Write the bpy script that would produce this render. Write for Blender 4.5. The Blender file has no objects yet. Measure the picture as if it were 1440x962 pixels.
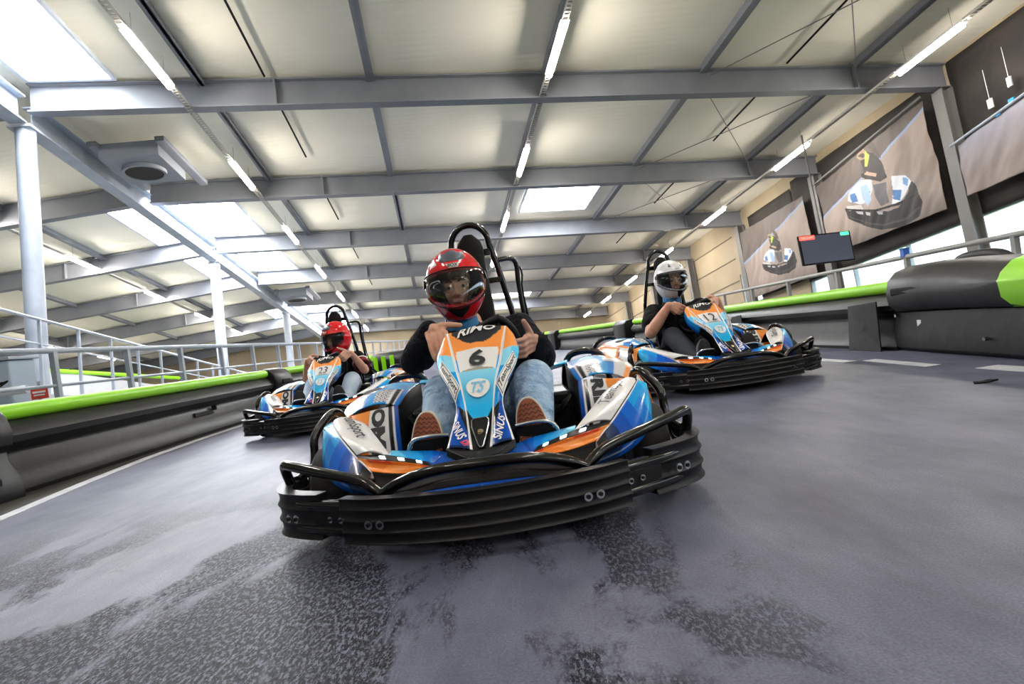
import bpy, bmesh, math, random
from mathutils import Vector, Matrix, noise
random.seed(7)
SC = bpy.context.scene
COL = SC.collection
PI = math.pi
V = Vector

# ------------------------------------------------------------------ materials
def lin(c):
    return c/12.92 if c <= .04045 else ((c+.055)/1.055)**2.4
def rgb(h):
    h = h.lstrip('#'); return tuple(lin(int(h[i:i+2], 16)/255) for i in (0, 2, 4))+(1,)
MATS = {}
def mat(name, col=None, rough=.5, metal=0, emit=None, estr=0, bump=None, coat=0, spec=.5, var=None, attr=None):
    if name in MATS: return MATS[name]
    m = bpy.data.materials.new(name); m.use_nodes = True
    nt = m.node_tree; b = nt.nodes['Principled BSDF']
    b.inputs['Base Color'].default_value = rgb(col) if isinstance(col, str) else (.5, .5, .5, 1)
    b.inputs['Roughness'].default_value = rough; b.inputs['Metallic'].default_value = metal
    b.inputs['Coat Weight'].default_value = coat; b.inputs['Coat Roughness'].default_value = .06
    b.inputs['Specular IOR Level'].default_value = spec
    if emit:
        b.inputs['Emission Color'].default_value = rgb(emit); b.inputs['Emission Strength'].default_value = estr
    tc = nt.nodes.new('ShaderNodeTexCoord')
    if attr:
        a = nt.nodes.new('ShaderNodeAttribute'); a.attribute_name = attr
        nt.links.new(a.outputs['Color'], b.inputs['Base Color'])
    if var:   # (scale, dark, light) noise multiply
        n = nt.nodes.new('ShaderNodeTexNoise'); n.inputs['Scale'].default_value = var[0]; n.inputs['Detail'].default_value = 4
        r = nt.nodes.new('ShaderNodeValToRGB')
        r.color_ramp.elements[0].position = .3; r.color_ramp.elements[1].position = .7
        r.color_ramp.elements[0].color = rgb(var[1]); r.color_ramp.elements[1].color = rgb(var[2])
        nt.links.new(tc.outputs['Object'], n.inputs['Vector']); nt.links.new(n.outputs['Fac'], r.inputs['Fac'])
        nt.links.new(r.outputs['Color'], b.inputs['Base Color'])
    if bump:  # (scale, strength, distance)
        n = nt.nodes.new('ShaderNodeTexNoise'); n.inputs['Scale'].default_value = bump[0]; n.inputs['Detail'].default_value = 5
        bp = nt.nodes.new('ShaderNodeBump'); bp.inputs['Strength'].default_value = bump[1]; bp.inputs['Distance'].default_value = bump[2]
        nt.links.new(tc.outputs['Object'], n.inputs['Vector']); nt.links.new(n.outputs['Fac'], bp.inputs['Height'])
        nt.links.new(bp.outputs['Normal'], b.inputs['Normal'])
    MATS[name] = m; return m

def glassy(name, tint, glossmix=.12, tr='FFFFFF', rough=.03):
    """thin clear sheet: transparent with a fresnel sheen"""
    if name in MATS: return MATS[name]
    m = bpy.data.materials.new(name); m.use_nodes = True; nt = m.node_tree; nt.nodes.clear()
    o = nt.nodes.new('ShaderNodeOutputMaterial'); t = nt.nodes.new('ShaderNodeBsdfTransparent'); g = nt.nodes.new('ShaderNodeBsdfGlossy')
    mx = nt.nodes.new('ShaderNodeMixShader'); lw = nt.nodes.new('ShaderNodeLayerWeight'); mp = nt.nodes.new('ShaderNodeMath')
    mp.operation = 'MULTIPLY_ADD'; mp.inputs[1].default_value = .35; mp.inputs[2].default_value = glossmix
    lw.inputs['Blend'].default_value = .25
    t.inputs['Color'].default_value = rgb(tr); g.inputs['Roughness'].default_value = rough; g.inputs['Color'].default_value = rgb(tint)
    nt.links.new(lw.outputs['Facing'], mp.inputs[0]); nt.links.new(mp.outputs[0], mx.inputs['Fac'])
    nt.links.new(t.outputs[0], mx.inputs[1]); nt.links.new(g.outputs[0], mx.inputs[2]); nt.links.new(mx.outputs[0], o.inputs['Surface'])
    MATS[name] = m; return m

STEEL = mat('painted_steel', '7C7F86', .45, var=(1.5, '777A81', '84878E'))
STEEL_L = mat('galvanised_steel', 'A3ACBA', .4, .1, var=(3, '9AA3B1', 'ADB7C5'))
STEEL_D = mat('dark_steel_column', '6F6E6C', .5)
BLACKTUBE = mat('gloss_black_tube', '060607', .16, 0, coat=.4)
RUBBER = mat('black_rubber', '0E0E10', .5, spec=.35, bump=(40, .25, .004))
RUBBER2 = mat('worn_rubber', '101012', .40, spec=.4, bump=(18, .35, .006))
TYRE = mat('tyre_rubber', '222224', .75, bump=(60, .2, .002))
PLASTIC = mat('black_plastic', '0A0A0C', .35, spec=.4)
PLASTIC_M = mat('matt_black_plastic', '0C0C0E', .7, spec=.25)
CHROME = mat('bright_metal', 'C9CBCD', .22, 1)
LIVERY = mat('livery_paint', None, .2, attr='Livery', coat=.12, spec=.28, bump=(6, .05, .004))
WHITE = mat('white_vinyl', 'F2F2F2', .3)
DARKINK = mat('dark_ink', '20242C', .45)
PADGREY = mat('grey_pad', '45474B', .8, bump=(300, .2, .001))
GREEN = mat('lime_plastic', '93E012', .38, bump=(5, .1, .01))
REDINK = mat('red_ink', 'E2331F', .4)
BLUEINK = mat('blue_ink', '2A9FE0', .4)
BARR = mat('barrier_plastic', '1C1C1C', .42, spec=.3, var=(2.2, '181818', '222221'), bump=(5, .25, .02))
BARR_B = mat('barrier_block_plastic', '131315', .42, spec=.28, bump=(4, .25, .02))
SLAB = mat('scuffed_slab', '131416', .5, spec=.2, var=(7, '101113', '1E1F21'), bump=(9, .35, .01))
SKIN = mat('skin', 'DCA68C', .5, spec=.35, bump=(90, .12, .001), var=(14, 'D0967C', 'E4B49B'))
HAIR = mat('brown_hair', '4A3626', .6)
SEAT = mat('seat_black', '0D0D0F', .5, spec=.3)
GOLD = mat('brass_bolt', 'B9A98C', .3, 1)
LED = mat('led_white', 'FFFFFF', .3, emit='FFFFFF', estr=3)
TUBE_E = mat('lit_tube', 'FFFFFF', .3, emit='FFF6EC', estr=26)
SKY_E = mat('lit_skylight', 'FFFFFF', .4, emit='F4F9FF', estr=5.5)

# ------------------------------------------------------------------ mesh builder
class MB:
    def __init__(s): s.v = []; s.f = []; s.mi = []; s.mats = []; s.col = []; s.usecol = False
    def m(s, mt):
        if mt not in s.mats: s.mats.append(mt)
        return s.mats.index(mt)
    def add(s, vs, fs, mt, cols=None):
        o = len(s.v); k = s.m(mt)
        s.v += [V(p) for p in vs]; s.f += [tuple(i+o for i in f) for f in fs]; s.mi += [k]*len(fs)
        if cols: s.usecol = True
        s.col += cols if cols else [(1, 1, 1, 1)]*len(vs)
        return s
    def box(s, c, d, mt, M=None):
        vs = [V((c[0]+x*d[0]/2, c[1]+y*d[1]/2, c[2]+z*d[2]/2)) for x in (-1, 1) for y in (-1, 1) for z in (-1, 1)]
        if M: vs = [M@v for v in vs]
        return s.add(vs, [(0, 1, 3, 2), (4, 6, 7, 5), (0, 4, 5, 1), (2, 3, 7, 6), (0, 2, 6, 4), (1, 5, 7, 3)], mt)
    def loft(s, rings, mt, cap=True, closed=False, ringclosed=True):
        n = len(rings[0]); vs = [p for r in rings for p in r]; fs = []
        R = len(rings)
        for i in range(R if closed else R-1):
            for j in range(n if ringclosed else n-1):
                a = i*n+j; b = i*n+(j+1) % n; c = ((i+1) % R)*n+(j+1) % n; d = ((i+1) % R)*n+j
                fs.append((a, d, c, b))
        if cap and not closed and ringclosed:
            fs.append(tuple(range(n))); fs.append(tuple(reversed([(R-1)*n+j for j in range(n)])))
        return s.add(vs, fs, mt)
    def sweep(s, path, prof, mt, up=V((0, 0, 1)), closed=False, cap=True, capmt=None):
        """prof: (lateral, up) pairs swept with a fixed up vector; lateral = up x tangent"""
        P = [V(p) for p in path]; rings = []
        n = len(P)
        for i, p in enumerate(P):
            t = (P[(i+1) % n]-P[i-1]) if closed else (P[min(i+1, n-1)]-P[max(i-1, 0)])
            t.normalize(); l = up.cross(t); l.normalize()
            rings.append([p+l*a+up*b for a, b in prof])
        return s.loft(rings, mt, cap, closed)
    def tube(s, path, r, mt, n=10, closed=False):
        P = [V(p) for p in path]; N = len(P); rings = []; nv = None
        for i, p in enumerate(P):
            t = (P[(i+1) % N]-P[i-1]) if closed else (P[min(i+1, N-1)]-P[max(i-1, 0)])
            if t.length < 1e-9: t = V((0, 0, 1))
            t.normalize()
            if nv is None:
                nv = t.cross(V((0, 0, 1)))
                if nv.length < .2: nv = t.cross(V((1, 0, 0)))
            nv = nv-t*nv.dot(t); nv.normalize(); b = t.cross(nv)
            rr = r[i] if isinstance(r, (list, tuple)) else r
            rings.append([p+(nv*math.cos(2*PI*k/n)+b*math.sin(2*PI*k/n))*rr for k in range(n)])
        return s.loft(rings, mt, True, closed)
    def cyl(s, a, b, r, mt, n=16, r2=None):
        return s.tube([a, b], [r, r2 if r2 is not None else r], mt, n)
    def lathe(s, prof, M, mt, n=24):
        """prof: (radius, z) around local z"""
        rings = [[M@V((r*math.cos(2*PI*k/n), r*math.sin(2*PI*k/n), z)) for k in range(n)] for r, z in prof]
        return s.loft(rings, mt)
    def prism(s, poly, axis, mt):
        """poly: list of 3d points, axis: extrusion vector"""
        n = len(poly); a = V(axis); P = [V(p) for p in poly]
        return s.add(P+[p+a for p in P], [tuple(range(n)), tuple(reversed(range(n, 2*n)))]+[(i, (i+1) % n, n+(i+1) % n, n+i) for i in range(n)], mt)
    def grid(s, fn, nu, nv, mt, colfn=None, flip=False):
        vs = []; cs = []
        for i in range(nu+1):
            for j in range(nv+1):
                u, v = i/nu, j/nv; vs.append(fn(u, v))
                if colfn: cs.append(colfn(u, v))
        fs = []
        for i in range(nu):
            for j in range(nv):
                a = i*(nv+1)+j; q = (a, a+1, a+nv+2, a+nv+1)
                fs.append(q[::-1] if flip else q)
        return s.add(vs, fs, mt, cs if colfn else None)
    def ell(s, c, r, mt, n=14, M=None):
        vs = []; fs = []
        for i in range(n+1):
            th = PI*i/n
            for j in range(2*n):
                ph = PI*j/n; p = V((r[0]*math.sin(th)*math.cos(ph), r[1]*math.sin(th)*math.sin(ph), r[2]*math.cos(th)))
                if M: p = M@p
                vs.append(V(c)+p)
        for i in range(n):
            for j in range(2*n):
                a = i*2*n+j; b = i*2*n+(j+1) % (2*n); fs.append((a, a+2*n, b+2*n, b))
        return s.add(vs, fs, mt)
    def build(s, name, parent=None, smooth=True, bevel=0, solid=0, weld=True, recenter=None):
        me = bpy.data.meshes.new(name)
        off = V((0, 0, 0))
        if recenter is None: recenter = parent is None
        if recenter and s.v:
            xs = [p.x for p in s.v]; ys = [p.y for p in s.v]; zs = [p.z for p in s.v]
            off = V(((min(xs)+max(xs))/2, (min(ys)+max(ys))/2, min(zs)))
        me.from_pydata([p-off for p in s.v], [], s.f)
        for mt in s.mats: me.materials.append(mt)
        me.polygons.foreach_set('material_index', s.mi)
        if s.usecol:
            a = me.color_attributes.new('Livery', 'FLOAT_COLOR', 'POINT')
            a.data.foreach_set('color', [x for c in s.col for x in c])
        bm = bmesh.new(); bm.from_mesh(me)
        if weld: bmesh.ops.remove_doubles(bm, verts=bm.verts, dist=1e-5)
        bmesh.ops.recalc_face_normals(bm, faces=bm.faces)
        bm.to_mesh(me); bm.free()
        if smooth:
            me.polygons.foreach_set('use_smooth', [True]*len(me.polygons))
            me.set_sharp_from_angle(angle=math.radians(38))
        o = bpy.data.objects.new(name, me); COL.objects.link(o); o.location = off
        if parent: o.parent = parent
        if solid:
            md = o.modifiers.new('thickness', 'SOLIDIFY'); md.thickness = solid; md.offset = -1
        if bevel:
            md = o.modifiers.new('bevel', 'BEVEL'); md.width = bevel; md.segments = 2; md.limit_method = 'ANGLE'; md.angle_limit = math.radians(40)
            md.harden_normals = False
        return o

def tag(o, label=None, cat=None, group=None, kind=None):
    if label: o['label'] = label
    if cat: o['category'] = cat
    if group: o['group'] = group
    if kind: o['kind'] = kind
    return o
def thing(name, label, cat, M, group=None):
    o = bpy.data.objects.new(name, None); COL.objects.link(o); o.matrix_world = M; o.empty_display_size = .1
    return tag(o, label, cat, group)
def copy_tree(o, parent=None):
    c = o.copy(); COL.objects.link(c)
    if parent: c.parent = parent; c.matrix_parent_inverse = o.matrix_parent_inverse.copy()
    for ch in list(o.children): copy_tree(ch, c)
    return c
def rounded(pts, k=2, closed=False):
    P = [V(p) for p in pts]
    for _ in range(k):
        Q = []
        n = len(P)
        if not closed: Q.append(P[0])
        for i in range(n if closed else n-1):
            a, b = P[i], P[(i+1) % n]
            if closed or i > 0: Q.append(a.lerp(b, .25))
            if closed or i < n-2: Q.append(a.lerp(b, .75))
        if not closed: Q.append(P[-1])
        P = Q
    return P
def lerp(a, b, t): return a+(b-a)*t
def cm(*hs):
    return [rgb(h) for h in hs]

# ------------------------------------------------------------------ camera
F = 880.0; H = .57
roll = math.radians(8.0); pitch = math.radians(-.4)
fw = V((0, math.cos(pitch), math.sin(pitch))); up0 = V((0, -math.sin(pitch), math.cos(pitch))); rt0 = V((1, 0, 0))
cR = rt0*math.cos(roll)-up0*math.sin(roll); cU = rt0*math.sin(roll)+up0*math.cos(roll)
cam = bpy.data.objects.new('camera', bpy.data.cameras.new('camera')); COL.objects.link(cam)
cam.matrix_world = Matrix.Translation((0, 0, H)) @ Matrix((cR, cU, -fw)).transposed().to_4x4()
cam.data.sensor_width = 36; cam.data.lens = F*36/1440; cam.data.clip_end = 400; cam.data.clip_start = .05
SC.camera = cam

# ------------------------------------------------------------------ the hall: its own level frame, the track is a ramp 7 degrees up from it
bx = V((.99234526, .12285316, -.01256952)); by = V((-.12347012, .98497449, -.12074926)); bz = V((-.00245378, .12137692, .99260346))
BM = Matrix.Translation((0, 0, H)) @ Matrix((bx, by, bz)).transposed().to_4x4()
def BW(x, y, z): return BM @ V((x, y, z))
def hall(name, label, cat, x, y, z, group=None):
    return thing(name, label, cat, BM @ Matrix.Translation((x, y, z)), group)
class HB(MB):
    """mesh builder in hall coordinates, welded to the world when built"""
    def build(s, *a, **k):
        if not k.pop('local', False): s.v = [BM @ p for p in s.v]
        return MB.build(s, *a, **k)
XR, XL, XM = 12.35, -26.8, -7.2
YB0, YB1 = -24.0, 43.3
ZF = -1.75
def zr(x):   # underside of the roof
    return 7.62-.052*(x-XM) if x > XM else 7.62+.078*(x-XM)
def zg(x):   # underside of the main girders
    return 7.0-.055*(x-XM) if x > XM else 7.0+.078*(x-XM)

ROOF = bpy.data.materials.new('roof_liner'); ROOF.use_nodes = True
def roof_nodes():
    nt = ROOF.node_tree; b = nt.nodes['Principled BSDF']; b.inputs['Roughness'].default_value = .9; b.inputs['Specular IOR Level'].default_value = .1
    tc = nt.nodes.new('ShaderNodeTexCoord'); mp = nt.nodes.new('ShaderNodeMapping'); mp.vector_type = 'POINT'
    wv = nt.nodes.new('ShaderNodeTexWave'); wv.bands_direction = 'Y'; wv.inputs['Scale'].default_value = 1.6; wv.inputs['Distortion'].default_value = 0
    nz = nt.nodes.new('ShaderNodeTexNoise'); nz.inputs['Scale'].default_value = .35; nz.inputs['Detail'].default_value = 3
    cr = nt.nodes.new('ShaderNodeValToRGB'); cr.color_ramp.elements[0].color = rgb('E6E2D0'); cr.color_ramp.elements[1].color = rgb('ECE9DA')
    cr.color_ramp.elements[0].position = .35; cr.color_ramp.elements[1].position = .65
    bp = nt.nodes.new('ShaderNodeBump'); bp.inputs['Strength'].default_value = .12; bp.inputs['Distance'].default_value = .02
    nt.links.new(tc.outputs['Object'], mp.inputs['Vector']); nt.links.new(mp.outputs[0], wv.inputs['Vector']); nt.links.new(mp.outputs[0], nz.inputs['Vector'])
    nt.links.new(wv.outputs['Fac'], bp.inputs['Height']); nt.links.new(nz.outputs['Fac'], cr.inputs['Fac'])
    nt.links.new(cr.outputs['Color'], b.inputs['Base Color']); nt.links.new(bp.outputs['Normal'], b.inputs['Normal'])
roof_nodes()
def slab(name, pts, thick, m):
    b = HB(); b.prism(pts, (0, 0, thick), m); o = b.build(name, smooth=False); tag(o, kind='structure'); return o
slab('ceiling', [(XM, YB0, zr(XM)), (XR+.2, YB0, zr(XR+.2)), (XR+.2, YB1, zr(XR+.2)), (XM, YB1, zr(XM))], .2, ROOF)
slab('ceiling', [(XL-.2, YB0, zr(XL-.2)), (XM, YB0, zr(XM)), (XM, YB1, zr(XM)), (XL-.2, YB1, zr(XL-.2))], .2, ROOF)

# walls
CLAD = mat('beige_cladding', 'A39479', .65, var=(.6, '9A8B71', 'AD9F84'))
WALLD = mat('dim_wall', '6B6257', .7)
FLOORG = mat('hall_floor_concrete', '8B8D8E', .6, var=(.8, '7E8081', '97999A'))
slab('floor', [(XL, YB0, ZF-.2), (XR, YB0, ZF-.2), (XR, YB1, ZF-.2), (XL, YB1, ZF-.2)], .2, FLOORG)
def wall(name, segs, m):
    b = HB()
    for c, d in segs: b.box(c, d, m)
    return tag(b.build(name, smooth=False), kind='structure')
wall('wall_back', [(((XL+XR)/2, YB1+.1, 3), (XR-XL, .2, 9.6))], CLAD)
wall('wall_front', [(((XL+XR)/2, YB0-.1, 3), (XR-XL, .2, 9.6))], mat('pale_wall', 'D8D2C4', .7))  # unseen end wall, coloured pale to bounce light onto the kart fronts
wall('wall_left', [((XL-.1, (YB0+YB1)/2, 2), (.2, YB1-YB0, 7.8))], WALLD)
# right wall: sill, header, and piers between window strip and the small window
WZ0, WZ1, WY1 = 1.55, 2.95, 18.9
SX = XR+.1
segs = [((SX, (YB0+WY1)/2, (ZF+WZ0)/2), (.2, WY1-YB0, WZ0-ZF)), ((SX, (YB0+WY1)/2, (WZ1+6.8)/2), (.2, WY1-YB0, 6.8-WZ1)),
        ((SX, (WY1+21.9)/2, 2.5), (.2, 21.9-WY1, 8.6)), ((SX, (23.3+YB1)/2, 2.5), (.2, YB1-23.3, 8.6)),
        ((SX, 22.6, (ZF+2.9)/2), (.2, 1.4, 2.9-ZF)), ((SX, 22.6, 5.5), (.2, 1.4, 2.6))]
wall('wall_right', segs, CLAD)
# cladding seams on the right wall
b = HB()
for z in (3.1, 4.0, 4.9, 5.8):
    b.box((XR-.012, (23.4+YB1)/2, z), (.03, YB1-23.4, .035), WALLD)
tag(b.build('trim_1', smooth=False), kind='structure')
GLASS = glassy('window_glass', 'FFFFFF', .06, 'EEF6FA')
MULL = mat('grey_window_frame', 'A6AFB8', .45)
def window(i, y0, y1, z0, z1, ny, nz=1):
    fr = HB(); w = .07
    for z in [z0+w/2, z1-w/2]+[lerp(z0, z1, k/nz) for k in range(1, nz)]: fr.box((XR+.1, (y0+y1)/2, z), (.12, y1-y0, w if z in (z0+w/2, z1-w/2) else .04), MULL)
    for k in range(ny+1): fr.box((XR+.1, min(max(lerp(y0, y1, k/ny), y0+w/2), y1-w/2), (z0+z1)/2), (.12, w, z1-z0), MULL)
    o = tag(fr.build('window_%d' % i, smooth=False), kind='structure')
    g = HB(); g.box((XR+.12, (y0+y1)/2, (z0+z1)/2), (.012, y1-y0, z1-z0), GLASS); g.v = [o.matrix_world.inverted() @ (BM @ p) - o.location for p in g.v]
    p = g.build('pane', parent=o, smooth=False, local=True)
window(1, YB0, WY1, WZ0, WZ1, 20)
window(2, 21.9, 23.3, 2.9, 4.2, 2, 3)
# outside
LAWN = mat('lawn_outside', '8FA860', .9, var=(2, '7C9A4E', 'A3B974'))
b = HB(); b.box((XR+22, 15, ZF-.4), (43.5, 70, .2), LAWN)
tag(b.build('lawn', smooth=False), 'sunlit green lawn outside the right-hand window strip', 'lawn')
b = HB(); b.box((XR+6, 12, .9), (.04, 60, .05), STEEL_L); b.box((XR+6, 12, .2), (.04, 60, .05), STEEL_L)
for k in range(24): b.box((XR+6, -16+k*2.5, -.4), (.05, .05, 2.7), STEEL_L)
tag(b.build('garden_fence', smooth=False), 'thin pale metal fence on the lawn outside the windows', 'fence')

# world
w = bpy.data.worlds.new('world'); SC.world = w; w.use_nodes = True
bg = w.node_tree.nodes['Background']; bg.inputs['Color'].default_value = (.82, .9, 1, 1); bg.inputs['Strength'].default_value = 1.0

# ---- ramp slab (the track) in world frame: z = 0
TRACK = bpy.data.materials.new('track_asphalt'); TRACK.use_nodes = True
def track_nodes():
    nt = TRACK.node_tree; b = nt.nodes['Principled BSDF']; L = nt.links.new; N = nt.nodes.new
    tc = N('ShaderNodeTexCoord')
    def noise(scale, det=4, vec=None, rough=.55, dist=0):
        n = N('ShaderNodeTexNoise'); n.inputs['Scale'].default_value = scale; n.inputs['Detail'].default_value = det
        n.inputs['Roughness'].default_value = rough; n.inputs['Distortion'].default_value = dist
        L(vec or tc.outputs['Object'], n.inputs['Vector']); return n.outputs['Fac']
    def ramp(f, a, c, lo=0, hi=1):
        r = N('ShaderNodeMapRange'); r.inputs['From Min'].default_value = a; r.inputs['From Max'].default_value = c
        r.inputs['To Min'].default_value = lo; r.inputs['To Max'].default_value = hi; L(f, r.inputs['Value']); return r.outputs[0]
    def math_(op, a, c):
        m = N('ShaderNodeMath'); m.operation = op; 
        for i, x in enumerate((a, c)):
            if isinstance(x, (int, float)): m.inputs[i].default_value = x
            else: L(x, m.inputs[i])
        m.use_clamp = True; return m.outputs[0]
    st = N('ShaderNodeMapping'); st.inputs['Scale'].default_value = (1.9, .75, 1); st.inputs['Rotation'].default_value = (0, 0, math.radians(14)); L(tc.outputs['Object'], st.inputs['Vector'])
    # wet / rubbered patches: big islands, broken by cellular speckle
    isl = ramp(noise(1.0, 6, st.outputs[0], .62, .4), .49, .535)
    vo = N('ShaderNodeTexVoronoi'); vo.inputs['Scale'].default_value = 95; vo.feature = 'DISTANCE_TO_EDGE'; L(st.outputs[0], vo.inputs['Vector'])
    cells = ramp(vo.outputs['Distance'], .02, .12)
    brk = ramp(noise(64, 4, st.outputs[0], .75), .43, .50)
    # patches live in the front half of the visible track, left and middle
    sx = N('ShaderNodeSeparateXYZ'); L(tc.outputs['Object'], sx.inputs[0])
    ymask = ramp(sx.outputs['Y'], 3.0, 1.9); xmask = ramp(sx.outputs['X'], .9, .1)
    mask = math_('MULTIPLY', math_('MULTIPLY', isl, brk), math_('MULTIPLY', ymask, xmask))
    wet = math_('MULTIPLY', mask, ramp(cells, 0, 1, .8, 1))
    streak = ramp(noise(2.2, 5, st.outputs[0], .65), .3, .75)
    fine = noise(190, 3)
    mx = N('ShaderNodeMix'); mx.data_type = 'RGBA'; mx.inputs['A'].default_value = rgb('4E5268'); mx.inputs['B'].default_value = rgb('7D8298'); L(streak, mx.inputs['Factor'])
    m2 = N('ShaderNodeMix'); m2.data_type = 'RGBA'; m2.blend_type = 'MULTIPLY'; m2.inputs['Factor'].default_value = .55
    cr = N('ShaderNodeValToRGB'); L(fine, cr.inputs['Fac']); cr.color_ramp.elements[0].position = .35; cr.color_ramp.elements[0].color = (.28, .28, .3, 1); cr.color_ramp.elements[1].position = .65
    L(mx.outputs['Result'], m2.inputs['A']); L(cr.outputs['Color'], m2.inputs['B'])
    m3 = N('ShaderNodeMix'); m3.data_type = 'RGBA'; m3.inputs['B'].default_value = rgb('14161E'); L(wet, m3.inputs['Factor']); L(m2.outputs['Result'], m3.inputs['A'])
    L(m3.outputs['Result'], b.inputs['Base Color'])
    L(ramp(wet, 0, 1, .34, .08), b.inputs['Specular IOR Level']); L(ramp(wet, 0, 1, .46, .5), b.inputs['Roughness'])
    hs = math_('ADD', math_('MULTIPLY', fine, .15), math_('MULTIPLY', wet, .8))
    bp = N('ShaderNodeBump'); bp.inputs['Strength'].default_value = .35; bp.inputs['Distance'].default_value = .004; L(hs, bp.inputs['Height']); L(bp.outputs['Normal'], b.inputs['Normal'])
track_nodes()
b = MB(); b.prism([(-3.95, -3, -.22), (3.95, -3, -.22), (3.95, 36, -.22), (-3.95, 36, -.22)], (0, 0, .22), TRACK)
o = b.build('floor', smooth=False, recenter=False); tag(o, kind='structure')
# dark apron between the line and the barrier
APR = mat('dark_rubber_apron', '34322F', .7, bump=(30, .3, .004))
def strip(name, pts_l, pts_r, z, m, label=None, cat=None):
    b = MB(); n = len(pts_l)
    vs = [V((x, y, z)) for x, y in pts_l]+[V((x, y, z)) for x, y in pts_r]+[V((x, y, 0)) for x, y in pts_l]+[V((x, y, 0)) for x, y in pts_r]
    fs = []
    for i in range(n-1): fs += [(i, i+1, n+i+1, n+i), (i, 2*n+i, 2*n+i+1, i+1), (n+i, n+i+1, 3*n+i+1, 3*n+i)]
    b.add(vs, fs, m); o = b.build(name, smooth=False)
    return tag(o, label, cat) if label else tag(o, kind='structure')
LINEW = mat('white_line_paint', 'C9CBD2', .55, var=(9, 'B5B8C2', 'DADCE2'))
lx = [(-2.30, -1), (-2.52, 1.2), (-2.79, 3.28), (-2.98, 4.2), (-3.13, 5.2), (-3.2, 6.2), (-3.22, 7.4), (-3.22, 9.0)]
strip('track_apron', [(-3.27 if y < 4 else -3.31, y) for x, y in lx[:7]], [(x-.047, y) for x, y in lx[:7]], .002, APR, 'dark rubbery strip between the white line and the left barrier', 'floor strip')
strip('lane_line', [(x-.045, y) for x, y in lx], [(x+.045, y) for x, y in lx], .004, LINEW, 'long white painted line along the left edge of the track', 'painted line')
for (y0, y1, a, c, wd), lb in zip([(5.0, 5.9, 2.66, 2.66, .05), (4.1, 4.95, 2.78, 2.72, .05), (3.1, 3.75, 2.80, 2.78, .07)],
        ['worn white dash farthest along the right edge of the track', 'worn white dash in the middle of the three on the right of the track', 'white dash nearest the camera, before the black slab on the right']):
    strip('lane_dash', [(c-wd, y0), (a-wd, y1)], [(c+wd, y0), (a+wd, y1)], .003, LINEW, lb, 'painted line')
# small scrap of rubber on the track
b = MB(); b.prism([(2.33, 3.22, 0), (2.38, 3.20, 0), (2.47, 3.24, 0), (2.44, 3.27, 0), (2.39, 3.25, 0), (2.36, 3.27, 0)], (0, 0, .008), PLASTIC_M)
tag(b.build('rubber_scrap'), 'small black scrap of rubber lying on the right of the track', 'debris')

# ------------------------------------------------------------------ steel frame
ORD = ['nearest', 'second', 'third', 'fourth', 'fifth', 'sixth', 'seventh', 'eighth', 'ninth', 'tenth', 'eleventh', 'twelfth']
def ibeam(b, p0, p1, up, h, wd, tf=.03, tw=.02, m=STEEL, r0=None):
    """I section whose lower flange underside runs p0 -> p1"""
    pr = [(-wd/2, 0), (wd/2, 0), (wd/2, tf), (tw/2, tf), (tw/2, h-tf), (wd/2, h-tf), (wd/2, h), (-wd/2, h), (-wd/2, h-tf), (-tw/2, h-tf), (-tw/2, tf), (-wd/2, tf)]
    b.sweep([p0, p1], pr, m, up=V(up))
GY = [12.3+5*k for k in range(7)]
for k, y in enumerate([2.3, 7.3]+GY):
    for side in (1, -1):
        kk = k-2
        xa, xe = (XM+.12, XR-.06) if side > 0 else (XM-.12, XL+.05)
        b = HB(); h0, h1 = zr(xa)-zg(xa)-.02, 0
        ibeam(b, (xa, y, zg(xa)), (xe, y, zg(xe)), (0, 0, 1), .58, .24)
        nm = ('grey steel roof girder on the %s roof slope, %s' % ('right' if side > 0 else 'left', ('overhead out of view, %s' % ('rear one' if k == 0 else 'front one')) if kk < 0 else ORD[kk]+' from the camera'))
        o = b.build('roof_girder', smooth=False)
        tag(o, nm, 'girder', 'main roof girders')
        st = HB()
        inv = o.matrix_world.inverted() if False else None
        for xs in ((-2.5, 3.0, 10.05) if side > 0 else (-12., -17.5)):
            s2 = HB(); s2.box((xs, y-.062, zg(xs)+.29), (.035, .11, .52), STEEL); s2.box((xs, y+.062, zg(xs)+.29), (.035, .11, .52), STEEL)
            s2.v = [BM @ p - o.location for p in s2.v]; s2.build('stiffener', parent=o, smooth=False, local=True)
# ridge beam, in lengths between the columns
for k, (ya, yc) in enumerate([(2.4, 12.1), (12.5, 22.2), (22.4, 32.2), (32.4, 43.2)]):
    b = HB(); ibeam(b, (XM, ya, 6.72), (XM, yc, 6.72), (0, 0, 1), .55, .3, m=STEEL_L)
    tag(b.build('ridge_beam', smooth=False), 'pale steel ridge beam length resting on the round columns, '+['just past the upper left corner', 'starting at the nearest column', 'starting at the second column', 'farthest length'][k], 'beam', 'ridge beam lengths')
b = HB()
# round columns under the ridge
for k, y in enumerate([12.3, 22.3, 32.3, 42.3]):
    t = hall('round_column', 'pale round steel column under the ridge beam, %s' % ['nearest one at the far left', 'second from the camera', 'third from the camera', 'farthest from the camera'][k], 'column', XM, y, ZF, 'round columns on the left')
    b = MB(); b.cyl((0, 0, 0), (0, 0, 6.66-ZF), .17, STEEL_L, 24); b.build('shaft', t)
    b = MB(); b.box((0, 0, 6.68-ZF), (.42, .42, .05), STEEL_L); b.build('cap_plate', t, smooth=False, bevel=.005)
    b = MB(); b.box((0, 0, .015), (.45, .45, .03), STEEL_L); b.build('base_plate', t, smooth=False, bevel=.005)
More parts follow.
